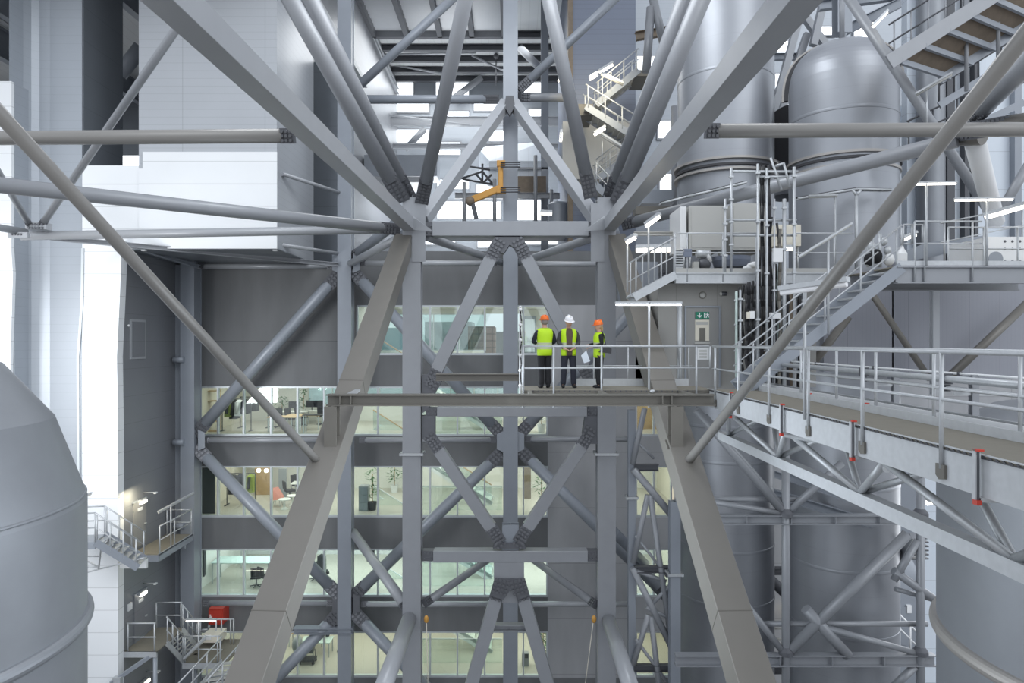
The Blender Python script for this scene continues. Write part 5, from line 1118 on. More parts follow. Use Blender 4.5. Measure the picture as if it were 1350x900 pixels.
tubem('tube falling from the picture edge to the foot of the pale strut', P(1372, 190, 20), P(1316, 284, 20), .13, (0, 0), 'steel')
tubem('node tube running from the walkway node to the picture edge', P(1270, 174, 17.3), P(1400, 152, 14.8), .2, (1, 0), 'warmsteel', 'tie_tube', 'tube', 1.4)
t = thing('walkway_node', 'bolted node with round end plate below the level tube', 'node', P(1285, 178, 17.3)); MB().tube(P(1270, 178, 17.6), P(1296, 176, 17.2), .28, 20).build('node_drum', 'warmsteel', t); MB().bar(P(1250, 183, 17.4), P(1300, 178, 17.3), .3, .06).build('node_plate', 'gusset', t)
lamp('tube lamp on bracket beside the domed silo top', P(1150, 36, 21), P(1170, 16, 21), None, .04)
lamp('tube lamp slanting in front of the pale wall at the dark rail', P(1207, 126, 21), P(1256, 98, 20.4), P(1222, 170, 21), .035, 'beige')
for lab, a, b in (('roof brace crossing behind the domed silo', (1062, 24), (1090, 62)), ('roof brace leaning over the silo window', (1072, 60), (1086, 0)), ('upright lattice leg beyond the silo gap', (1016, 160), (1052, 30)), ('second upright lattice leg beyond the silo gap', (1024, 165), (1064, 45))):
    dd = 36 + .7 * (len(lab) % 3); MB().bar(P(*a, dd), P(*b, dd), .35, .35).build('roof_brace', 'steel', label=lab, cat='brace', kind='thing')
for lab, py in (('level lattice beam beyond the silo gap upper', 75), ('level lattice beam beyond the silo gap middle', 123), ('level lattice beam beyond the silo gap lower', 152)): ibeam(lab, P(1006, py, 37), P(1070, py, 37), .35, .3, 'bluesteel')
ibeam('grey column stub over the domed silo', P(1110, -40, 26.5), P(1110, 46, 26.5), .5, .55, 'bluesteel', (0, 1, 0))
for lab, a, b in (('sloping roof girder at the far upper corner over silo', (1080, 8, 30), (1180, -6, 30)), ('second sloping roof girder past the domed silo', (1115, 40, 30), (1190, 2, 30))): ibeam(lab, P(*a), P(*b), .4, .3, 'bluesteel')
# stairs by the clad shaft
DS = 35.0
def st(label, a, b, n, mm='bluesteel', dd=DS): return stair(label, P(*a, dd), P(*b, dd), (0, 1.4, 0), n, mm, 'beige', .34, True, 'shaft_stair', 'galv', 4, (0, 1), 1.1, .07, .035)
st('stair flight at the clad shaft rising to the walkway above the lamp', (786, 138), (842, 92), 9)
st('stair flight at the clad shaft falling behind the leaning tubes', (846, 186), (772, 140), 11, dd=34.0)
st('lower stair flight at the clad shaft climbing over pale treads', (786, 238), (838, 198), 9)
st('bottom stair flight at the clad shaft near the girder node', (834, 292), (784, 242), 9, dd=34.0)
for lab, r_, dd in (('landing slab of the shaft stair beside its upper lamp', (758, 137, 782, 152), 34.5), ('landing slab of the shaft stair at the walkway end', (838, 92, 872, 100), 35), ('landing slab of the shaft stair low behind tubes', (764, 236, 790, 246), 34.5)):
    lo, hi = R(*r_, dd, dd + 2); MB().box(lo, hi).build('stair_landing', 'brownsteel', label=lab, cat='landing', kind='thing')
for lab, a, b in (('lit tube lamp against the clad shaft, upper segment', (790, 96), (808, 85)), ('lit tube lamp against the clad shaft, lower segment', (777, 105), (788, 98)), ('lit tube lamp under the shaft stair flight', (783, 178), (798, 169)), ('upright lit tube lamp on the shaft edge near top stair', (737, 108), (738, 98)), ('upright lit tube lamp on the shaft edge near low stair', (739, 187), (740, 174)), ('lit tube lamp behind the thick tubes near the first silo', (868, 72), (875, 58)), ('lit tube lamp by the dark vessel above the top girder', (712, 281), (728, 282))):
    lamp(lab, P(*a, 33.8), P(*b, 33.8), None, .07)
for lab, a, b in (('unlit pale tube lamp at the upper shaft stair', (792, 98), (822, 112)), ('unlit pale tube lamp at the lower shaft stair', (792, 178), (822, 197))): lamp(lab, P(*a, 33.6), P(*b, 33.6), P(a[0] + 2, a[1] + 36, 33.6), .06, 'beige')
ibeam('walkway girder behind the first silo head', P(838, 48, 34), P(885, 40, 34), .4, .3, 'rust')
for lab, a, b, r in (('lattice leg by the far walkway beside the clad shaft', (852, 95), (858, 10), .2), ('leaning lattice leg by the far walkway', (860, -5), (876, 62), .2), ('slim post beside the first silo edge', (889, 140), (889, 280), .14)): tubem(lab, P(*a, 32), P(*b, 32), r, (0, 0), 'steel')
for lab, r_, m, dd in (('beige clad housing under the shaft stair', (742, 160, 838, 236), 'beige', 37), ('pale machine housing beside the first silo foot flange', (846, 250, 888, 268), 'bluesteel', 30), ('brown edged platform slab behind the first silo', (838, 272, 900, 282), 'brownsteel', 29)):
    MB().box(*R(*r_, dd, dd + .8)).build('machine_housing', m, label=lab, cat='housing', kind='thing')
# ================================================================== LOWER RIGHT FRAME
DQ = 22.4
for lab, x0, x1, py, h in (('upper floor girder crossing in front of both silos', 925, 1216, 684, .3), ('lower floor girder crossing in front of both silos', 890, 1232, 869, .36)): ibeam(lab, P(x0, py, DQ), P(x1, py, DQ), h, .3, 'steel', stiff=4)
for lab, px, y0, y1, r in (('round post between both silos below the catwalk', 1036, 560, 1000, .13), ('round post between second silo and big tank', 1213.5, 620, 1000, .13)):
    t = thing('round_post', lab, 'post', P(px, y1, DQ)); MB().tube(P(px, y1, DQ), P(px, y0, DQ), r, 16).build('post_shaft', 'steel', t)
    for py in (676, 858): MB().lathe(P(px, py, DQ), [(.2, -.12), (.24, -.12), (.24, .02), (.13, .16)], 8).build('node_collar', 'gusset', t)
for lab, a, b, r in (
    ('frame tube falling from the gangway end across the first silo', (918, 540), (1030, 672), .13), ('second frame tube falling across the first silo just above', (930, 548), (1032, 668), .09),
    ('frame tube rising across the second silo to the truss', (1042, 856), (1196, 704), .17), ('frame tube from the sloping leg down to the post foot', (975, 785), (1030, 856), .11),
    ('frame tube from the post head up to the catwalk truss', (1042, 672), (1110, 610), .12), ('level tube across both silos above the lower girder', (990, 822), (1222, 822), .09),
    ('level tube across the first silo above the upper girder', (935, 658), (1050, 658), .09), ('slim tube sloping from the leg to the upper post collar', (930, 660), (1030, 676), .09),
    ('slim tube from crossing point to the tank side post', (1085, 826), (1206, 860), .1), ('frame tube crossing down in front of the second silo base', (1062, 802), (1118, 864), .17),
    ('tube stub from crossing point down to the post collar', (1075, 825), (1044, 858), .1), ('tube from the tank side post up to the truss bottom', (1178, 765), (1210, 712), .12),
    ('short dark tube from silo bracket to the tank', (1178, 752), (1232, 790), .13), ('thin level tube from silo bracket to the tank', (1180, 776), (1230, 790), .08),
    ('frame tube below the lower girder rising to tank side collar', (1178, 905), (1206, 878), .12), ('slim tube low at the sloping leg foot', (975, 858), (1030, 866), .07)):
    tubem(lab, P(*a, DQ + (.25 if 'level' in lab else 0)), P(*b, DQ + (.25 if 'level' in lab else 0)), r, (0, 0), 'steel', 'frame_tube', 'tube')
tubem('dark tube passing behind both silos between them', P(1014, 762, 29.5), P(1070, 815, 29.5), .22, (0, 0), 'darksteel', 'frame_tube', 'tube')
for lab, py in (('level girder behind the silos at mid gap', 752), ('level girder behind the silos near the floor', 882)): ibeam(lab, P(1010, py, 30), P(1060, py, 30), .3, .3, 'darksteel')
for k, (lab, a, b) in enumerate((('dark roof girder seen under the catwalk truss', (1012, 622), (1180, 672)), ('second dark girder seen under the catwalk truss', (1040, 628), (1215, 690)), ('third dark girder seen low under the catwalk truss', (1020, 650), (1150, 690)))): ibeam(lab, P(*a, 23.6 if k else 29.4), P(*b, 23.2 if k else 29.2), .3, .25, 'bluesteel')
lamp('small bright lamp on the wall between both silos', P(1038, 806, 31.5), P(1047, 807, 31.5), None, .12)
lamp('bright lamp under the catwalk truss beside the tank', P(1221, 663, 26), P(1230, 661, 26), None, .09)
t = thing('small_stair', 'small pale stair with square rail seen between both silos', 'stair', P(1030, 860, 30.5))
for a, b in (((1018, 828), (1046, 828)), ((1018, 842), (1046, 842)), ((1018, 828), (1018, 862)), ((1046, 828), (1046, 850)), ((1018, 836), (1040, 862))): MB().tube(P(*a, 30.6), P(*b, 30.6), .05, 8).build('rail_tube', 'beige', t)
t = thing('tank_stair', 'dark stair treads between second silo and big tank', 'stair', P(1190, 735, 26)); 
for k in range(6): MB().bar(P(1186 + k * 3, 736 - k * 5, 26), P(1222, 735 - k * 5.4, 26), .25, .05).build('tread', 'darksteel', t)
MB().tube(P(1180, 733, 25.8), P(1200, 718, 25.8), .04, 8).build('handrail', 'darksteel', t)
t = thing('silo_bracket', 'dark bracket with upright legs on the second silo flank', 'bracket', P(1183, 745, 25)); MB().bar(P(1186, 745, 24.5), P(1206, 706, 23.4), .28, .25).build('arm', 'steel', t); MB().cbox(P(1183, 750, 24.6), .3, .4, .5).build('bracket_box', 'gusset', t)
d2 = struct(MB().box(*R(1186, 800, 1196, 850, 28.44, 28.5)), 'door_2', 'bluesteel')
MB().box(*R(1196, 798, 1202, 808, 28.4, 28.5)).build('wall_sign', 'whitep', label='white square sign by the door behind the second silo', cat='sign', kind='thing')
railing('small white stair rail by the door behind the second silo', [P(1186, 846, 27.5), P(1212, 872, 27.5)], [P(1186, 846, 27.5), P(1200, 860, 27.5)], r=.04, m='whitep')
# ================================================================== LEFT STAIRS AND DOORS ON THE SIDE WALL
xw = xs            # plane of the grey side wall
def wz(px, py):    # point on the side wall from a photo pixel
    d = xw / ((px - 675) / 900); return V((xw, d, (450 - py) / 900 * d))
def wallbox(x0, y0, x1, y1, out, back=0.):
    a, b = wz(x0, (y0 + y1) / 2), wz(x1, (y0 + y1) / 2)
    za, zb = wz((x0 + x1) / 2, y1).z, wz((x0 + x1) / 2, y0).z
    return (xw + back, a.y, za), (xw + out, b.y, zb)
for n, (x0, y0, x1, y1) in ((3, (175, 660, 191, 719)), (4, (176, 780, 192, 842))):
    d = struct(MB().box(*wallbox(x0, y0, x1, y1, .05)), 'door_%d' % n, 'sideclad' if n == 4 else 'door')
    struct(MB().box(*wallbox(x0 - 1, y0 - 2, x1 + 1, y0, .08)), 'door_frame', 'bluesteel', d)
    lo, hi = wallbox(x0 + 5, y0 + 9, x0 + 11, y0 + 13, .07); MB().box(lo, hi).build('door_plate', 'whitep', d, kind='structure')
    p = wz(x1 - 2, (y0 + y1) / 2); MB().cbox((xw + .09, p.y, p.z), .06, .12, .05).build('door_handle', 'galv', d, kind='structure')
for lab, x, y in (('lit bulkhead lamp over the upper side wall door', 184, 660), ('lit bulkhead lamp over the lower side wall door', 184, 781), ('lit bulkhead lamp low on the side wall at picture bottom', 188, 898)):
    p = wz(x, y); t = thing('door_lamp', lab, 'lamp', p); MB().cbox(p + V((.1, 0, .02)), .14, .5, .12).build('lamp_housing', 'galv', t); MB().cbox(p + V((.16, 0, -.04)), .1, .44, .1).build('diffuser', 'lamp', t)
    MB().tube(p + V((.0, .3, .28)), p + V((.5, .3, .28)), .025, 8).build('bracket_arm', 'galv', t); MB().cbox(p + V((.5, .3, .27)), .1, .14, .06).build('sensor', 'whitep', t)
t = thing('notice_frame', 'framed dark panel on the grey side wall high beside the white cladding', 'panel', wz(180, 470)); lo, hi = wallbox(171, 421, 191, 473, .04)
MB().box(lo, hi).build('frame', 'lightsteel', t); lo, hi = wallbox(172.4, 424, 189.6, 470, .06); MB().box(lo, hi).build('panel_face', 'sideclad', t)
for lab, r_ in (('white sign plate left of lower side wall door', (168, 795, 173, 804)),): 
    lo, hi = wallbox(*r_, .05); MB().box(lo, hi).build('wall_sign', 'whitep', label='white sign plate on the side wall beside the lower door', cat='sign', kind='thing')
p = wz(168, 429); MB().ball(p + V((.05, 0, 0)), .05, 10, 6).build('wall_button', 'whitep', label='tiny white button beside the framed dark panel', cat='button', kind='thing')
# upper landing: platform on the side wall, flight dropping towards the picture edge
def lp(px, py, d): return P(px, py, d)
Zl = wz(186, 722).z
t = thing('landing', 'upper steel landing on the side wall before the lit door', 'landing', lp(200, 735, 28))
A = V((xw, 27.6, Zl)); Bq = V((xw + 1.15, 27.6, Zl)); 
MB().box((xw + .02, 27.3, Zl - .04), (xw + 1.2, 30.2, Zl)).build('deck_plate', 'deckmat', t)
MB().box((xw + 1.14, 27.3, Zl - .28), (xw + 1.2, 30.2, Zl + .02)).build('edge_channel', 'bluesteel', t); MB().box((xw + .02, 27.26, Zl - .28), (xw + 1.2, 27.32, Zl - .02)).build('edge_channel', 'bluesteel', t)
MB().bar((xw, 29.5, Zl - .35), (xw + 1.2, 29.5, Zl - .35), .1, .14).build('support_arm', 'bluesteel', t)
railing('rail of the upper side wall landing', [(xw + 1.17, 27.4, Zl), (xw + 1.17, 30.1, Zl), (xw + .1, 30.1, Zl)], [(xw + 1.17, y, Zl) for y in (27.4, 28.6, 30.1)] + [(xw + .1, 30.1, Zl)], r=.028)
sA, sB = V((xw + .15, 27.2, Zl)), V((xw - 1.9, 25.9, Zl + 1.15))
stair('upper side stair flight climbing from the landing round the white cladding', lp(192, 737, 26.4), lp(138, 704, 25.6), (0, .01, 0) and (.25, -1.0, 0), 7, 'bluesteel', 'galv', .26, True, 'side_stair', 'galv', 4, (0, 1), 1.05, rr=.026)
t = thing('mid_landing', 'half landing of the upper side stair at the big tank edge', 'landing', lp(120, 712, 25)); c0 = lp(138, 704, 25.6)
MB().hull([c0 + V(p) for p in ((0, 0, 0), (.25, -1.0, 0), (-1.6, -.2, -.0), (-1.4, -1.2, 0), (0, 0, -.25), (.25, -1.0, -.25), (-1.6, -.2, -.25), (-1.4, -1.2, -.25))]).build('deck_plate', 'bluesteel', t)
for o in (V((.25, -1.0, 0)), V((0, 0, 0))):
    for f in (1.05, .52): MB().tube(c0 + o + V((0, 0, f)), c0 + o + V((-1.6, -.2, f)), .026, 8).build('handrail', 'galv', t)
    for f in (0, .5, 1): p = c0 + o + V((-1.6, -.2, 0)) * f; MB().tube(p, p + V((0, 0, 1.05)), .024, 8).build('baluster', 'galv', t)
t = thing('stair_stay', 'thin stay frame under the upper side stair', 'frame', lp(130, 750, 25.2))
for a, b in (((135, 706), (130, 750)), ((130, 750), (104, 757)), ((130, 750), (190, 735)), ((133, 733), (108, 733)), ((130, 747), (106, 748)), ((108, 736), (130, 747))): MB().tube(lp(*a, 25.4), lp(*b, 25.4), .028, 8).build('stay_rod', 'galv', t)
MB().box(*R(158, 737, 193, 749, 26.3, 26.42)).build('stair_tray', 'whitep', label='white box tray hung below the upper side stair', cat='tray', kind='thing')
a, b = wz(186, 678), wz(214, 664); lamp('pole lamp of the upper landing reaching over its rail', V((xw + .9, 27.8, a.z + .15)), V((xw + 1.5, 29.6, b.z + .5)), V((xw + 1.17, 28.3, Zl)), .035, 'beige')
lamp('short lamp bar at the shoulder of the brushed tank', lp(112, 655, 24), lp(120, 651, 23.6), None, .03, 'beige')
# lower landing and stairs
Zm = wz(180, 845).z
t = thing('landing', 'lower steel landing before the grey side wall door', 'landing', (xw + .6, 28, Zm)); MB().box((xw + .02, 26.9, Zm - .04), (xw + 1.3, 29.2, Zm)).build('deck_plate', 'deckmat', t); MB().box((xw + .02, 26.88, Zm - .22), (xw + 1.3, 26.94, Zm)).build('edge_channel', 'galv', t)
MB().tube((xw + 1.2, 27.0, Zm - .1), (xw + 1.2, 27.0, FLOOR), .08, 12).build('support_post', 'bluesteel', t)
MB().bar((xw - .1, 26.2, Zm - .9), (xw + 1.1, 27, Zm - .15), .12, .14).build('support_arm', 'bluesteel', t); MB().cbox((xw + .12, 26.3, Zm - .85), .3, .2, .3).build('wall_shoe', 'galv', t)
railing('rail of the lower side wall landing', [(xw + .1, 26.95, Zm), (xw + 1.25, 26.95, Zm)], [(xw + .15, 26.95, Zm), (xw + 1.2, 26.95, Zm)], r=.03)
railing('rear rail of the lower side wall landing', [(xw + .1, 29.1, Zm), (xw + 1.25, 29.1, Zm)], [(xw + .15, 29.1, Zm), (xw + 1.2, 29.1, Zm)], r=.03)
sa, sb = V((xw + 1.3, 27.7, Zm)), lp(242, 872, 28.8)
stair('short stair falling from the lower landing to the hose box landing', sb, sa, (0, 1.3, 0), 7, 'galv', 'beige', .2, True, 'side_stair', 'galv', 4, (0, 1), 1.05, rr=.028)
t = thing('landing', 'galvanised landing below the red hose box', 'landing', sb); x1 = lp(300, 0, 28.8).x
MB().box((sb.x, 28.7, sb.z - .04), (x1, 31, sb.z)).build('deck_plate', 'deckmat', t); MB().box((sb.x, 28.68, sb.z - .24), (x1 - .3, 28.74, sb.z)).build('edge_channel', 'galv', t); MB().tube((sb.x + .2, 29.5, sb.z), (sb.x + .2, 29.5, FLOOR), .08, 10).build('support_post', 'bluesteel', t)
railing('front rail of the hose box landing', [(sb.x, 28.75, sb.z), (lp(290, 0, 28.75).x, 28.75, sb.z)], [(lp(x, 0, 28.75).x, 28.75, sb.z) for x in (244, 262, 287)], r=.03)
railing('rear rail of the hose box landing with bent end loop', [(lp(262, 0, 30.5).x, 30.5, sb.z), (lp(308, 0, 30.5).x, 30.5, sb.z)], [(lp(x, 0, 30.5).x, 30.5, sb.z) for x in (264, 285, 292, 304, 308)], r=.03)
stair('lowest flight falling towards the viewer from the hose box landing', lp(232, 940, 26.2), lp(293, 872, 28.6), (1.0, .4, 0), 9, 'galv', 'beige', .24, True, 'side_stair', 'galv', 4, (0, 1), 1.05, rr=.03)
t = thing('hose_box', 'red fire hose box on the concrete facade', 'box', lp(283, 823, 31.6)); MB().box(*R(275, 802, 294, 823, 31.3, 31.98)).build('cabinet', 'red', t); MB().box(*R(276, 803.5, 292.5, 821.5, 31.27, 31.3)).build('door', 'red', t)
mb = MB(); mb.box(*R(276.2, 810, 278, 812, 31.25, 31.27)); mb.box(*R(276.2, 812.5, 279.5, 815.5, 31.25, 31.27)); mb.build('pictogram', 'hatwhite', t)
MB().path([lp(275, 829, 31.4), lp(256, 832, 31.4)], .06, 8).tube(lp(276, 823, 31.4), lp(275, 829, 31.4), .06, 8).build('supply_pipe', 'galv', t)
t = thing('cream_case', 'small cream cabinet on the landing under the red hose box', 'cabinet', lp(278, 845, 30)); MB().box(*R(268, 836, 290, 847, 30.1, 30.8)).build('case_body', 'cream', t); MB().box(*R(270, 837, 278, 843, 30.07, 30.1)).build('case_door', 'whitep', t)
lamp('level tube lamp on pole before the red hose box', lp(245, 818, 28.9), lp(285, 818, 28.9), (lp(262, 0, 28.9).x, 28.9, sb.z), .04)
lamp('slanting lit tube lamp below the landing rail of the hose box', lp(242, 870, 28.4), lp(271, 841, 28.6), None, .05, 'beige')
# ================================================================== OFFICE FURNITURE
def desk(label, x, y, zf, w=1.6, dp=.8, m='wood', h=.74, name='desk', cat='desk', legm='galv'):
    t = thing(name, label, cat, (x, y, zf)); MB().box((x - w / 2, y - dp / 2, zf + h - .04), (x + w / 2, y + dp / 2, zf + h)).build('table_top', m, t)
    for sx in (-1, 1):
        for sy in (-1, 1): MB().bar((x + sx * (w / 2 - .06), y + sy * (dp / 2 - .06), zf), (x + sx * (w / 2 - .06), y + sy * (dp / 2 - .06), zf + h - .04), .05, .05, (0, 1, 0)).build('leg', legm, t)
    return t
def chair(label, x, y, zf, m='black', rz=0.):
    t = thing('office_chair', label, 'chair', (x, y, zf)); c, s = math.cos(rz), math.sin(rz)
    q = lambda a, b, z: V((x + a * c - b * s, y + a * s + b * c, zf + z))
    MB().hull([q(a, b, z) for a in (-.24, .24) for b in (-.23, .23) for z in (.44, .52)]).build('seat', m, t)
    MB().hull([q(a, .24 + .04 * (z > .7), z) for a in (-.22, .22) for z in (.58, 1.0)] + [q(a, .30 + .04 * (z > .7), z) for a in (-.2, .2) for z in (.58, 1.0)]).build('backrest', m, t)
    MB().tube(q(0, 0, .08), q(0, 0, .44), .035, 8).build('column', 'darksteel', t)
    mb = MB()
    for k in range(5): a = 2 * math.pi * k / 5; mb.tube(q(0, 0, .09), q(.3 * math.cos(a), .3 * math.sin(a), .05), .025, 6)
    mb.build('star_base', 'darksteel', t); return t
def rack(label, x, y, zf, coats):
    t = thing('coat_rack', label, 'coat rack', (x, y, zf)); MB().tube((x - .75, y, zf + 1.6), (x + .75, y, zf + 1.6), .025, 8).build('rail', 'darksteel', t)
    for s in (-.72, .72): MB().tube((x + s, y, zf), (x + s, y, zf + 1.6), .025, 8).build('upright', 'darksteel', t); MB().bar((x + s, y - .3, zf + .03), (x + s, y + .3, zf + .03), .05, .04).build('foot', 'darksteel', t)
    for k, (lab, m, dx, ln) in enumerate(coats):
        j = thing('jacket', lab, 'jacket', (x + dx, y, zf + 1.55 - ln)); o = V((x + dx, y, zf + 1.58))
        MB().hull([o + V(p) for p in ((-.05, -.05, 0), (.05, -.05, 0), (-.16, -.2, -.12), (.16, -.2, -.12), (-.18, -.24, -ln), (.18, -.24, -ln), (-.16, .2, -.12), (.16, .2, -.12), (-.18, .24, -ln), (.18, .24, -ln), (0, .05, 0))]).build('coat_body', m, j)
        for s in (-1, 1): MB().tube(o + V((0, s * .2, -.12)), o + V((-.05, s * .3, -ln * .8)), .07, 8).build('sleeve', 'charcoal' if m == 'dullvis' else m, j)
def plant(label, x, y, zf, h=1.5, sp=.45, pm='whitep'):
    t = thing('potted_plant', label, 'plant', (x, y, zf)); MB().lathe((x, y, zf), [(0, 0), (.17, 0), (.22, .4), (.19, .4), (.18, .36), (0, .36)], 18).build('pot', pm, t)
    r = random.Random(int(x * 77)); mb = MB(); st_ = MB()
    for k in range(70):
        a = r.uniform(0, 6.28); u = r.uniform(.1, 1); zz = zf + .4 + (h - .5) * r.uniform(.15, 1); c = V((x + math.cos(a) * sp * u, y + math.sin(a) * sp * u, zz)); d = V((math.cos(a), math.sin(a), r.uniform(-.6, .6))).normalized() * .16; sd = V((-math.sin(a), math.cos(a), 0)) * .05
        mb.add([c - d, c + sd, c + d, c - sd], [(0, 1, 2, 3)])
    st_.tube((x, y, zf + .35), (x, y, zf + h * .8), .025, 8); st_.build('stem', 'wood', t); mb.build('foliage', 'green', t)
def ox(px, d): return (px - 675) / 900 * d
Bz, Cz, Dz, Ez, Az = SLABS[1], SLABS[2], SLABS[3], SLABS[4], SLABS[0]
# second row (jackets office)
t = thing('shelf_unit', 'plywood shelf unit in the corner of the jackets office', 'shelf', (ox(284, 34), 34, Bz))
MB().box((ox(267, 34), 33.9, Bz), (ox(288, 34), 34.3, Bz + .05)).build('bottom_board', 'plywood', t)
for k in range(1, 5): MB().box((ox(267, 34), 33.9, Bz + k * .5), (ox(288, 34), 34.3, Bz + k * .5 + .04)).build('board', 'plywood', t)
for x in (267, 288): MB().box((ox(x, 34) - .03, 33.9, Bz), (ox(x, 34), 34.3, Bz + 2.1)).build('side', 'plywood', t)
rack('long coat rack with jackets beside the corner shelf, second window row', ox(312, 34.2), 34.2, Bz, [('yellow hi-vis jacket on the rack in the second window row', 'dullvis', -.35, .85), ('black jacket next to the yellow one, second window row', 'black', -.1, .95), ('white shirt hanging in the second window row', 'whitep', .15, .8), ('navy jacket at the rack end, second window row', 'navy', .45, .7)])
rack('short coat rack of dark jackets behind the diagonal tube, second window row', ox(335, 35.5), 35.5, Bz, [('dark jacket in the second window row behind the slender diagonal tube', 'charcoal', 0, .7)])
for k, (lab, px, y, w) in enumerate((('wooden desk behind glass next to the slender diagonal tube', 375, 34.2, 1.5), ('wooden desk at the sloping leg, second window row', 402, 35.0, 1.7), ('pale desk further in under the second row windows', 385, 36.8, 1.7), ('pale desk by the rear windows of the second row', 415, 37.4, 1.7))): desk(lab, ox(px, y), y, Bz, w, .8, 'plywood' if k < 2 else 'plaster')
for lab, px, y, rz in (('black office chair at the wooden desk, second window row', 368, 35.4, .5), ('black office chair between pale desks, second window row', 398, 36.2, 2.4), ('black office chair by rear windows, second window row', 425, 36.6, 3.2), ('dark office chair beside the low cabinet, second window row', 385, 35.6, 1.2)): chair(lab, ox(px, y), y, Bz, 'black', rz)
desk('dark low cabinet desk beside the bracket post, second window row', ox(415, 33.6), 33.6, Bz, 1.1, .5, 'charcoal', .9)
for lab, px, y in (('computer screen on a pale desk in the second row', 388, 36.7), ('second computer screen on the rear pale desk in the second row', 411, 37.3), ('third computer screen near the leg in the second row', 421, 37.3)):
    t = thing('monitor', lab, 'monitor', (ox(px, y), y, Bz + .74)); MB().cbox((ox(px, y), y, Bz + 1.08), .6, .04, .36).build('screen', 'black', t); MB().tube((ox(px, y), y + .04, Bz + .74), (ox(px, y), y + .04, Bz + 1.0), .03, 8).build('foot', 'darksteel', t)
plant('tall plant by the rear windows of the second row', ox(400, 37.9), 37.9, Bz, 1.9, .5); plant('leafy plant in white pot below the gangway window end', ox(714, 33.8), 33.8, Bz, 1.7, .4); plant('plant near the far desk of the second row', ox(372, 37.9), 37.9, Bz, 1.5, .4)
# third row (oak wall office)
MB().box((ox(264, 33), 32.9, Cz), (ox(284, 33), 33.0, CEIL[2])).build('dark_screen', 'charcoal', label='dark window screen in the corner of the third row', cat='screen', kind='thing')
rack('coat rack in front of the cream wall, third window row', ox(318, 34.6), 34.6, Cz, [('black coat on the third row rack', 'black', -.4, 1.0), ('dark jacket beside the black coat, third row', 'navy', -.05, .9), ('yellow hi-vis jacket on the third row rack end', 'dullvis', .5, .9)])
for lab, px in (('round glass pendant before the oak wall', 341), ('second round glass pendant before the oak wall', 351)):
    t = thing('pendant_lamp', lab, 'pendant', (ox(px, 36.2), 36.2, Cz + 1.4)); MB().ball((ox(px, 36.2), 36.2, Cz + 1.45), .11, 14, 10).build('globe', 'lamp', t); MB().tube((ox(px, 36.2), 36.2, Cz + 1.5), (ox(px, 36.2), 36.2, CEIL[2]), .01, 6).build('cord', 'darksteel', t)
t = thing('lounge_chair', 'coral shell lounge chair in the third row', 'chair', (ox(366, 34.4), 34.4, Cz)); c = V((ox(366, 34.4), 34.4, Cz))
MB().hull([c + V(p) for p in ((-.3, -.3, .35), (.3, -.25, .38), (-.32, .2, .4), (.25, .28, .42), (-.38, .28, .85), (-.1, .38, .9), (-.3, .33, .8))]).build('shell', 'pink', t)
for s in ((-.2, -.2), (.2, -.2), (-.2, .2), (.2, .2)): MB().tube(c + V((s[0], s[1], 0)), c + V((s[0] * .6, s[1] * .6, .38)), .015, 6).build('leg', 'galv', t)
for lab, px, y, r in (('small round white pedestal table in the third row', 375, 33.8, .3), ('second small round pedestal table in the third row', 386, 34.6, .3), ('low round stool table by the leg, third row', 396, 33.9, .26)):
    t = thing('pedestal_table', lab, 'table', (ox(px, y), y, Cz)); MB().lathe((ox(px, y), y, Cz), [(0, 0), (.2, 0), (.06, .12), (.05, .42), (r, .46), (r, .5), (0, .5)], 20).build('table_body', 'plaster', t)
for lab, px, y, rz in (('black office chair tilted by grey screen, third row', 382, 35.8, 2.2), ('black office chair near leg, third row', 403, 35.2, 4.), ('black office chair close to rear wall, third row', 392, 37.2, 1.)): chair(lab, ox(px, y), y, Cz, 'black', rz)
MB().box((ox(368, 36.5), 36.4, Cz), (ox(378, 36.5), 36.5, Cz + 1.5)).build('standing_screen', 'steel', label='grey standing screen behind the coral chair', cat='screen', kind='thing')
desk('white desk behind the sloping leg, third row', ox(405, 36.6), 36.6, Cz, 1.6, .8, 'plaster')
plant('tall dark plant beside the office column, third row', ox(491, 33.6), 33.6, Cz, 2.2, .35, 'charcoal'); plant('bushy plant behind the glass stair, third row', ox(520, 37.6), 37.6, Cz, 1.8, .6); plant('hanging leafy plant at the concrete edge, third row', ox(714, 33.4), 33.4, Cz, 2.3, .4, 'whitep')
t = thing('low_cabinet', 'grey drawer cabinet behind the office column, third row', 'cabinet', (ox(480, 33.6), 33.6, Cz)); MB().box((ox(474, 33.6), 33.4, Cz), (ox(486, 33.6), 33.9, Cz + 1.2)).build('carcass', 'steel', t)
for k in range(3): MB().box((ox(474.6, 33.6), 33.37, Cz + .06 + k * .38), (ox(485.4, 33.6), 33.4, Cz + .4 + k * .38)).build('drawer', 'bluesteel', t)
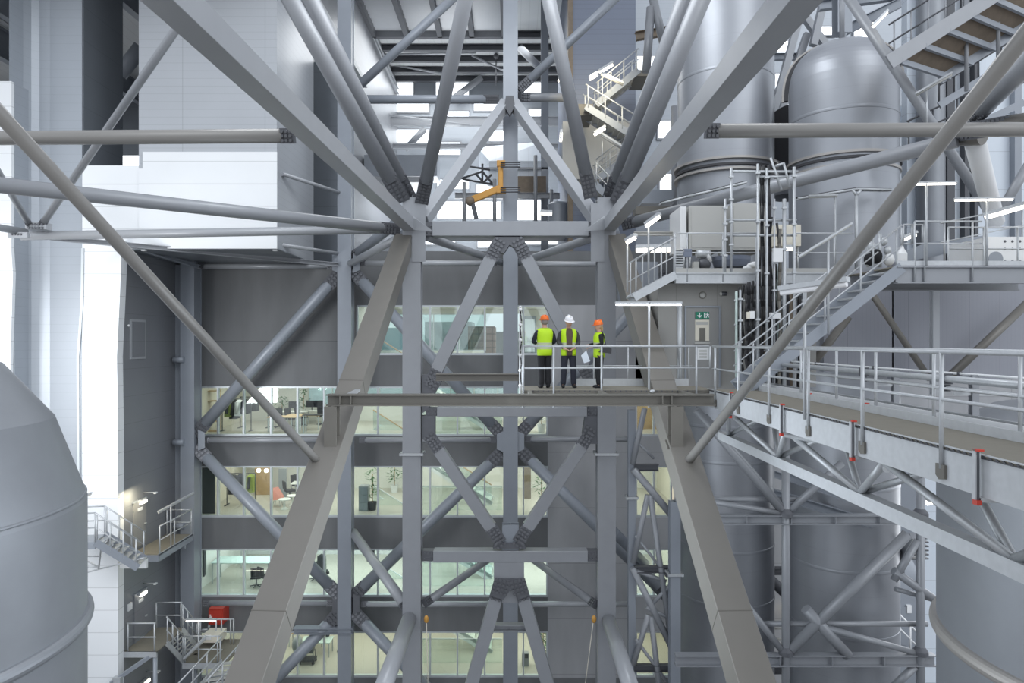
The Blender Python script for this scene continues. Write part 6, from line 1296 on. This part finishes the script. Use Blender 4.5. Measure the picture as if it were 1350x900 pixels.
# fourth row (white table office)
t = thing('wall_screen', 'dark wall screen beside a white board in the fourth row', 'screen', (ox(282, 34.5), 34.5, Dz + .4)); a = V((ox(267.5, 33.2), 33.3, Dz + .5)); b = V((ox(279, 35.2), 35.2, Dz + .5))
MB().bar(a + V((0, 0, .8)), b + V((0, 0, .8)), .05, 1.5).build('screen_body', 'charcoal', t); a2 = b + (b - a).normalized() * .1; MB().bar(a2 + V((0, 0, .8)), a2 + (b - a).normalized() * 1.1 + V((0, 0, .8)), .05, 1.5).build('white_board', 'whitep', t)
desk('long white table behind glass in the fourth row', ox(322, 34.4), 34.4, Dz, 2.9, 1.1, 'mint', 1.05, 'high_table', 'table')
desk('second long white table by the leg in the fourth row', ox(350, 36.6), 36.6, Dz, 2.4, .9, 'mint', 1.05, 'high_table', 'table')
for lab, px, y, rz in (('black mesh chair at the long white table', 338, 33.5, 3.3), ('second black mesh chair at the long white table', 350, 33.6, 2.6), ('black mesh chair in the fourth row beside the leg', 415, 34.4, 3.), ('black mesh chair near the office column, fourth row', 427, 34.2, 2.)): chair(lab, ox(px, y), y, Dz, 'black', rz)
for lab, px, y, m in (('dark coat hanging at the office column, fourth row', 424, 33.9, 'charcoal'),):
    t = thing('jacket', lab, 'jacket', (ox(px, y), y, Dz + .5)); c = V((ox(px, y), y, Dz + 1.5)); MB().hull([c + V(p) for p in ((0, 0, 0), (-.2, -.05, -.12), (.2, -.05, -.12), (-.22, -.08, -.9), (.22, -.08, -.9), (.2, .08, -.12), (-.22, .08, -.9), (.22, .08, -.9))]).build('coat_body', m, t)
for k, (lab, px, y) in enumerate((('hanging plant cluster under the fourth row ceiling', 345, 35.5), ('second hanging plant cluster under the fourth row ceiling', 442, 35), ('third hanging plant cluster behind the white level tube', 503, 35), ('hanging plant cluster at the concrete edge, fourth row', 716, 33.2))):
    t = thing('hanging_plant', lab, 'plant', (ox(px, y), y, CEIL[3] - .7)); r = random.Random(k + 20); mb = MB()
    for q in range(60):
        a = r.uniform(0, 6.28); u = r.uniform(0, .5); c = V((ox(px, y) + math.cos(a) * u, y + math.sin(a) * u, CEIL[3] - r.uniform(.08, .75))); d = V((r.uniform(-1, 1), r.uniform(-1, 1), r.uniform(-1, .2))).normalized() * .13; s = V((.04, .02, .02)); mb.add([c - d, c + s, c + d, c - s], [(0, 1, 2, 3)])
    mb.build('foliage', 'green', t); MB().lathe((ox(px, y), y, CEIL[3] - .16), [(0, 0), (.2, .02), (.22, .16)], 14).build('bowl', 'charcoal', t)
MB().box((ox(484, 34), 33.9, Dz + 1.1), (ox(494, 34), 33.98, Dz + 2.0)).build('wall_monitor', 'black', label='black wall monitor behind the white level tube', cat='monitor', kind='thing')
# fifth row
desk('green topped desk in the trolley office', ox(418, 34.5), 34.5, Ez, 1.5, .8, 'mint'); desk('wooden bench beside the trolley', ox(405, 35.6), 35.6, Ez, 1.8, .7, 'wood')
t = thing('tool_trolley', 'dark trolley with wheels in the lowest office', 'trolley', (ox(405, 33.5), 33.5, Ez)); c = ox(405, 33.5)
MB().box((c - .4, 33.3, Ez + .15), (c + .4, 33.8, Ez + .25)).build('tray', 'charcoal', t); MB().box((c - .35, 33.35, Ez + .55), (c + .3, 33.75, Ez + .95)).build('bin', 'darksteel', t)
for sx in (-.33, .33):
    for sy in (33.35, 33.75): MB().ball((c + sx, sy, Ez + .08), .08, 10, 8).build('wheel', 'black', t); MB().tube((c + sx, sy, Ez + .1), (c + sx, sy, Ez + .6), .02, 6).build('post', 'darksteel', t)
t = thing('exercise_ball', 'dark grey round ball beside the sloping leg, lowest office', 'ball', (ox(394, 33.6), 33.6, Ez)); MB().ball((ox(392, 33.6), 33.6, Ez + .9), .32, 20, 14, (.8, 1, 1.3)).build('ball_body', 'steel', t)
rack('coat rack with yellow jacket in the lowest office', ox(428, 35), 35, Ez, [('yellow hi-vis jacket in the lowest office', 'dullvis', -.3, .8), ('dark jacket in the lowest office', 'navy', .1, .8)])
t = thing('waste_bin', 'small grey bin at the bottom A strut, lowest office', 'bin', (ox(692, 33.3), 33.3, Ez)); MB().box((ox(688, 33.3), 33.2, Ez), (ox(697, 33.3), 33.5, Ez + .62)).build('bin_body', 'steel', t); MB().box((ox(692, 33.3), 33.19, Ez + .4), (ox(696.5, 33.3), 33.2, Ez + .6)).build('bin_flap', 'charcoal', t)
plant('plant hanging low at the concrete edge, lowest office', ox(716, 33.4), 33.4, Ez, 2.2, .35)
# glass stairs in the offices
for i, lab in ((1, 'office stair with glass balustrade, second window row'), (2, 'office stair with glass balustrade, third window row'), (3, 'office stair with glass balustrade, fourth window row'), (4, 'office stair with glass balustrade, lowest window row')):
    z1, z0 = SLABS[i - 1], SLABS[i]; yA, yB = 34.6, 35.9; xa, xb = ox(492, 34.6), ox(648, 34.6); t = thing('office_stair', lab, 'stair', (xb, yA, z0)); a, b = V((xb, yA, z0)), V((xa, yA, z1))
    if i == 1: z_top = z1
    for o in (0, yB - yA): MB().bar(a + V((0, o, 0)), b + V((0, o, 0)), .06, .35).build('stringer', 'whitep', t)
    for k in range(14): p = lerp(a, b, (k + .5) / 14); MB().box((p.x - .2, yA + .03, p.z), (p.x + .2, yB - .03, p.z + .05)).build('tread', 'plaster', t)
    MB().hull([a + V((0, -.03, 0)), a + V((0, -.03, 1.0)), b + V((0, -.03, 0)), b + V((0, -.03, 1.0)), a + V((0, -.015, 0)), a + V((0, -.015, 1.0)), b + V((0, -.015, 0)), b + V((0, -.015, 1.0))]).build('glass_balustrade', 'glassgreen', t)
    MB().tube(a + V((0, -.02, 1.02)), b + V((0, -.02, 1.02)), .03, 8).build('handrail', 'wood' if i < 3 else 'alu', t)
for i, lab in ((1, 'green glass guard behind the second row windows'), (2, 'green glass guard behind the third row windows'), (3, 'green glass guard behind the fourth row windows'), (4, 'green glass guard behind the lowest windows')):
    t = thing('glass_guard', lab, 'balustrade', (ox(600, 33.6), 33.6, SLABS[i])); MB().box((ox(556, 33.6), 33.58, SLABS[i]), (ox(662, 33.6), 33.61, SLABS[i] + 1.15)).build('glass_sheet', 'glassgreen', t); MB().box((ox(556, 33.6), 33.57, SLABS[i] + 1.15), (ox(662, 33.6), 33.62, SLABS[i] + 1.19)).build('cap_rail', 'alu', t)
# first row: pale room, door and things outside the rear windows
d = struct(MB().box((ox(690, 38.4), 38.4, Az), (ox(707, 38.4), 38.5, Az + 2.1)), 'door_5', 'bluesteel'); struct(MB().box((ox(692, 38.4), 38.38, Az + .1), (ox(705, 38.4), 38.4, Az + 1.95)), 'door_window_pane', 'bluewhite', d)
for lab, a, m, d0 in (('teal container outside beyond the first row windows', (497, 432, 540, 468), 'teal', 45), ('orange brown meshed scaffold building outside the first row windows', (617, 430, 652, 474), 'brick', 50), ('white building block outside the first row windows', (560, 424, 622, 476), 'whitep', 60), ('pale low hall roof outside the first row windows', (640, 437, 690, 476), 'beige', 62)):
    lo, hi = R(*a, d0, d0 + 5); MB().box(lo, (hi[0], hi[1], hi[2])).build('outside_building', m, label=lab, cat='building', kind='thing')
struct(MB().box((-60, 62, -3.2), (60, 130, -3)), 'ground', 'beige') if False else None
# ================================================================== LIGHT, CAMERA
w = bpy.data.worlds.new('hall_daylight'); scn.world = w; w.use_nodes = True
nt = w.node_tree; bg = nt.nodes['Background']
tc = nt.nodes.new('ShaderNodeTexCoord'); sp = nt.nodes.new('ShaderNodeSeparateXYZ'); nt.links.new(tc.outputs['Generated'], sp.inputs[0])
mr = nt.nodes.new('ShaderNodeMapRange'); mr.inputs['From Min'].default_value = -.25; mr.inputs['From Max'].default_value = .1; nt.links.new(sp.outputs[2], mr.inputs['Value'])
mx = nt.nodes.new('ShaderNodeMix'); mx.data_type = 'RGBA'; mx.inputs['A'].default_value = (.42, .42, .43, 1); mx.inputs['B'].default_value = (1.12, 1.2, 1.3, 1)
nt.links.new(mr.outputs[0], mx.inputs['Factor'])
mr2 = nt.nodes.new('ShaderNodeMapRange'); mr2.inputs['From Min'].default_value = .25; mr2.inputs['From Max'].default_value = .8; nt.links.new(sp.outputs[2], mr2.inputs['Value'])
mx2 = nt.nodes.new('ShaderNodeMix'); mx2.data_type = 'RGBA'; nt.links.new(mr2.outputs[0], mx2.inputs['Factor']); nt.links.new(mx.outputs['Result'], mx2.inputs['A']); mx2.inputs['B'].default_value = (.66, .70, .78, 1)
nt.links.new(mx2.outputs['Result'], bg.inputs['Color']); bg.inputs['Strength'].default_value = 1.0
def lamp_area(name, loc, target, sx, sy, power, col):
    l = bpy.data.lights.new(name, 'AREA'); l.shape = 'RECTANGLE'; l.size = sx; l.size_y = sy; l.energy = power; l.color = col
    o = bpy.data.objects.new(name, l); COL.objects.link(o); o.location = loc; o.rotation_euler = (V(target) - V(loc)).to_track_quat('-Z', 'Y').to_euler(); return o
s = bpy.data.lights.new('soft_daylight', 'SUN'); s.energy = .8; s.angle = math.radians(40); s.color = (.95, .98, 1)
so = bpy.data.objects.new('soft_daylight', s); COL.objects.link(so); so.rotation_euler = V((-.45, .75, -.6)).to_track_quat('-Z', 'Y').to_euler()
lamp_area('far_hall_skylight', (-4, 52, 21.5), (-4, 52, 0), 11, 12, 1500, (.95, .98, 1))  # unseen area light added to brighten the far hall from above
lamp_area('far_hall_floodlights', (-4, 52, 8), (-4, 53, 23), 9, 10, 1700, (.95, .98, 1))  # unseen upward light added to brighten the far hall ceiling
la = lamp_area('side_window_daylight', (-19.5, 15, -1), (-15.5, 26.5, -2), 5, 7, 420, (.97, .99, 1)); la.data.spread = math.radians(100)  # unseen fill added to brighten the white cladding; no window is modelled there
lamp_area('hall_skylight', (0, 19, 17), (0, 19, 0), 7, 8, 1100, (.93, .97, 1))  # unseen fill added overhead to lighten inner faces of legs and chords
for sx in (-1, 1):
    la = lamp_area('hall_daylight_between_legs', (0, 15.5, -4), (10 * sx, 15.5, -4), 8, 7, 290, (.84, .92, 1)); la.data.spread = math.radians(130)  # added back-to-back pair, unseen, brightening the inner faces of the legs
lamp_area('floor_daylight_behind_silos', (16, 27, -6), (11.5, 25, -8), 5, 8, 260, (.95, .98, 1))  # unseen light added to brighten the outer edge of the second silo
lamp_area('shaft_stair_lights', (4.4, 33.4, 13), (4.6, 38, 9), 2, 5, 160, (1, .88, .62))
lamp_area('side_door_light', (xw + .5, wz(172, 665).y - .2, wz(172, 665).z + .5), (xw, wz(170, 670).y, wz(170, 690).z), .5, .4, 30, (1, .88, .6))
cam = bpy.data.cameras.new('camera'); cam.sensor_width = 36; cam.lens = 24; cam.clip_end = 400; cam.clip_start = .1
co = bpy.data.objects.new('camera', cam); COL.objects.link(co); co.location = (0, 0, 0); co.rotation_euler = (math.pi / 2, 0, 0)
scn.camera = co
vs = scn.view_settings; scn.display_settings.display_device = 'sRGB'; vs.view_transform = 'Standard'; vs.look = 'None'; vs.gamma = 1; vs.use_curve_mapping = False; vs.exposure = 0.0
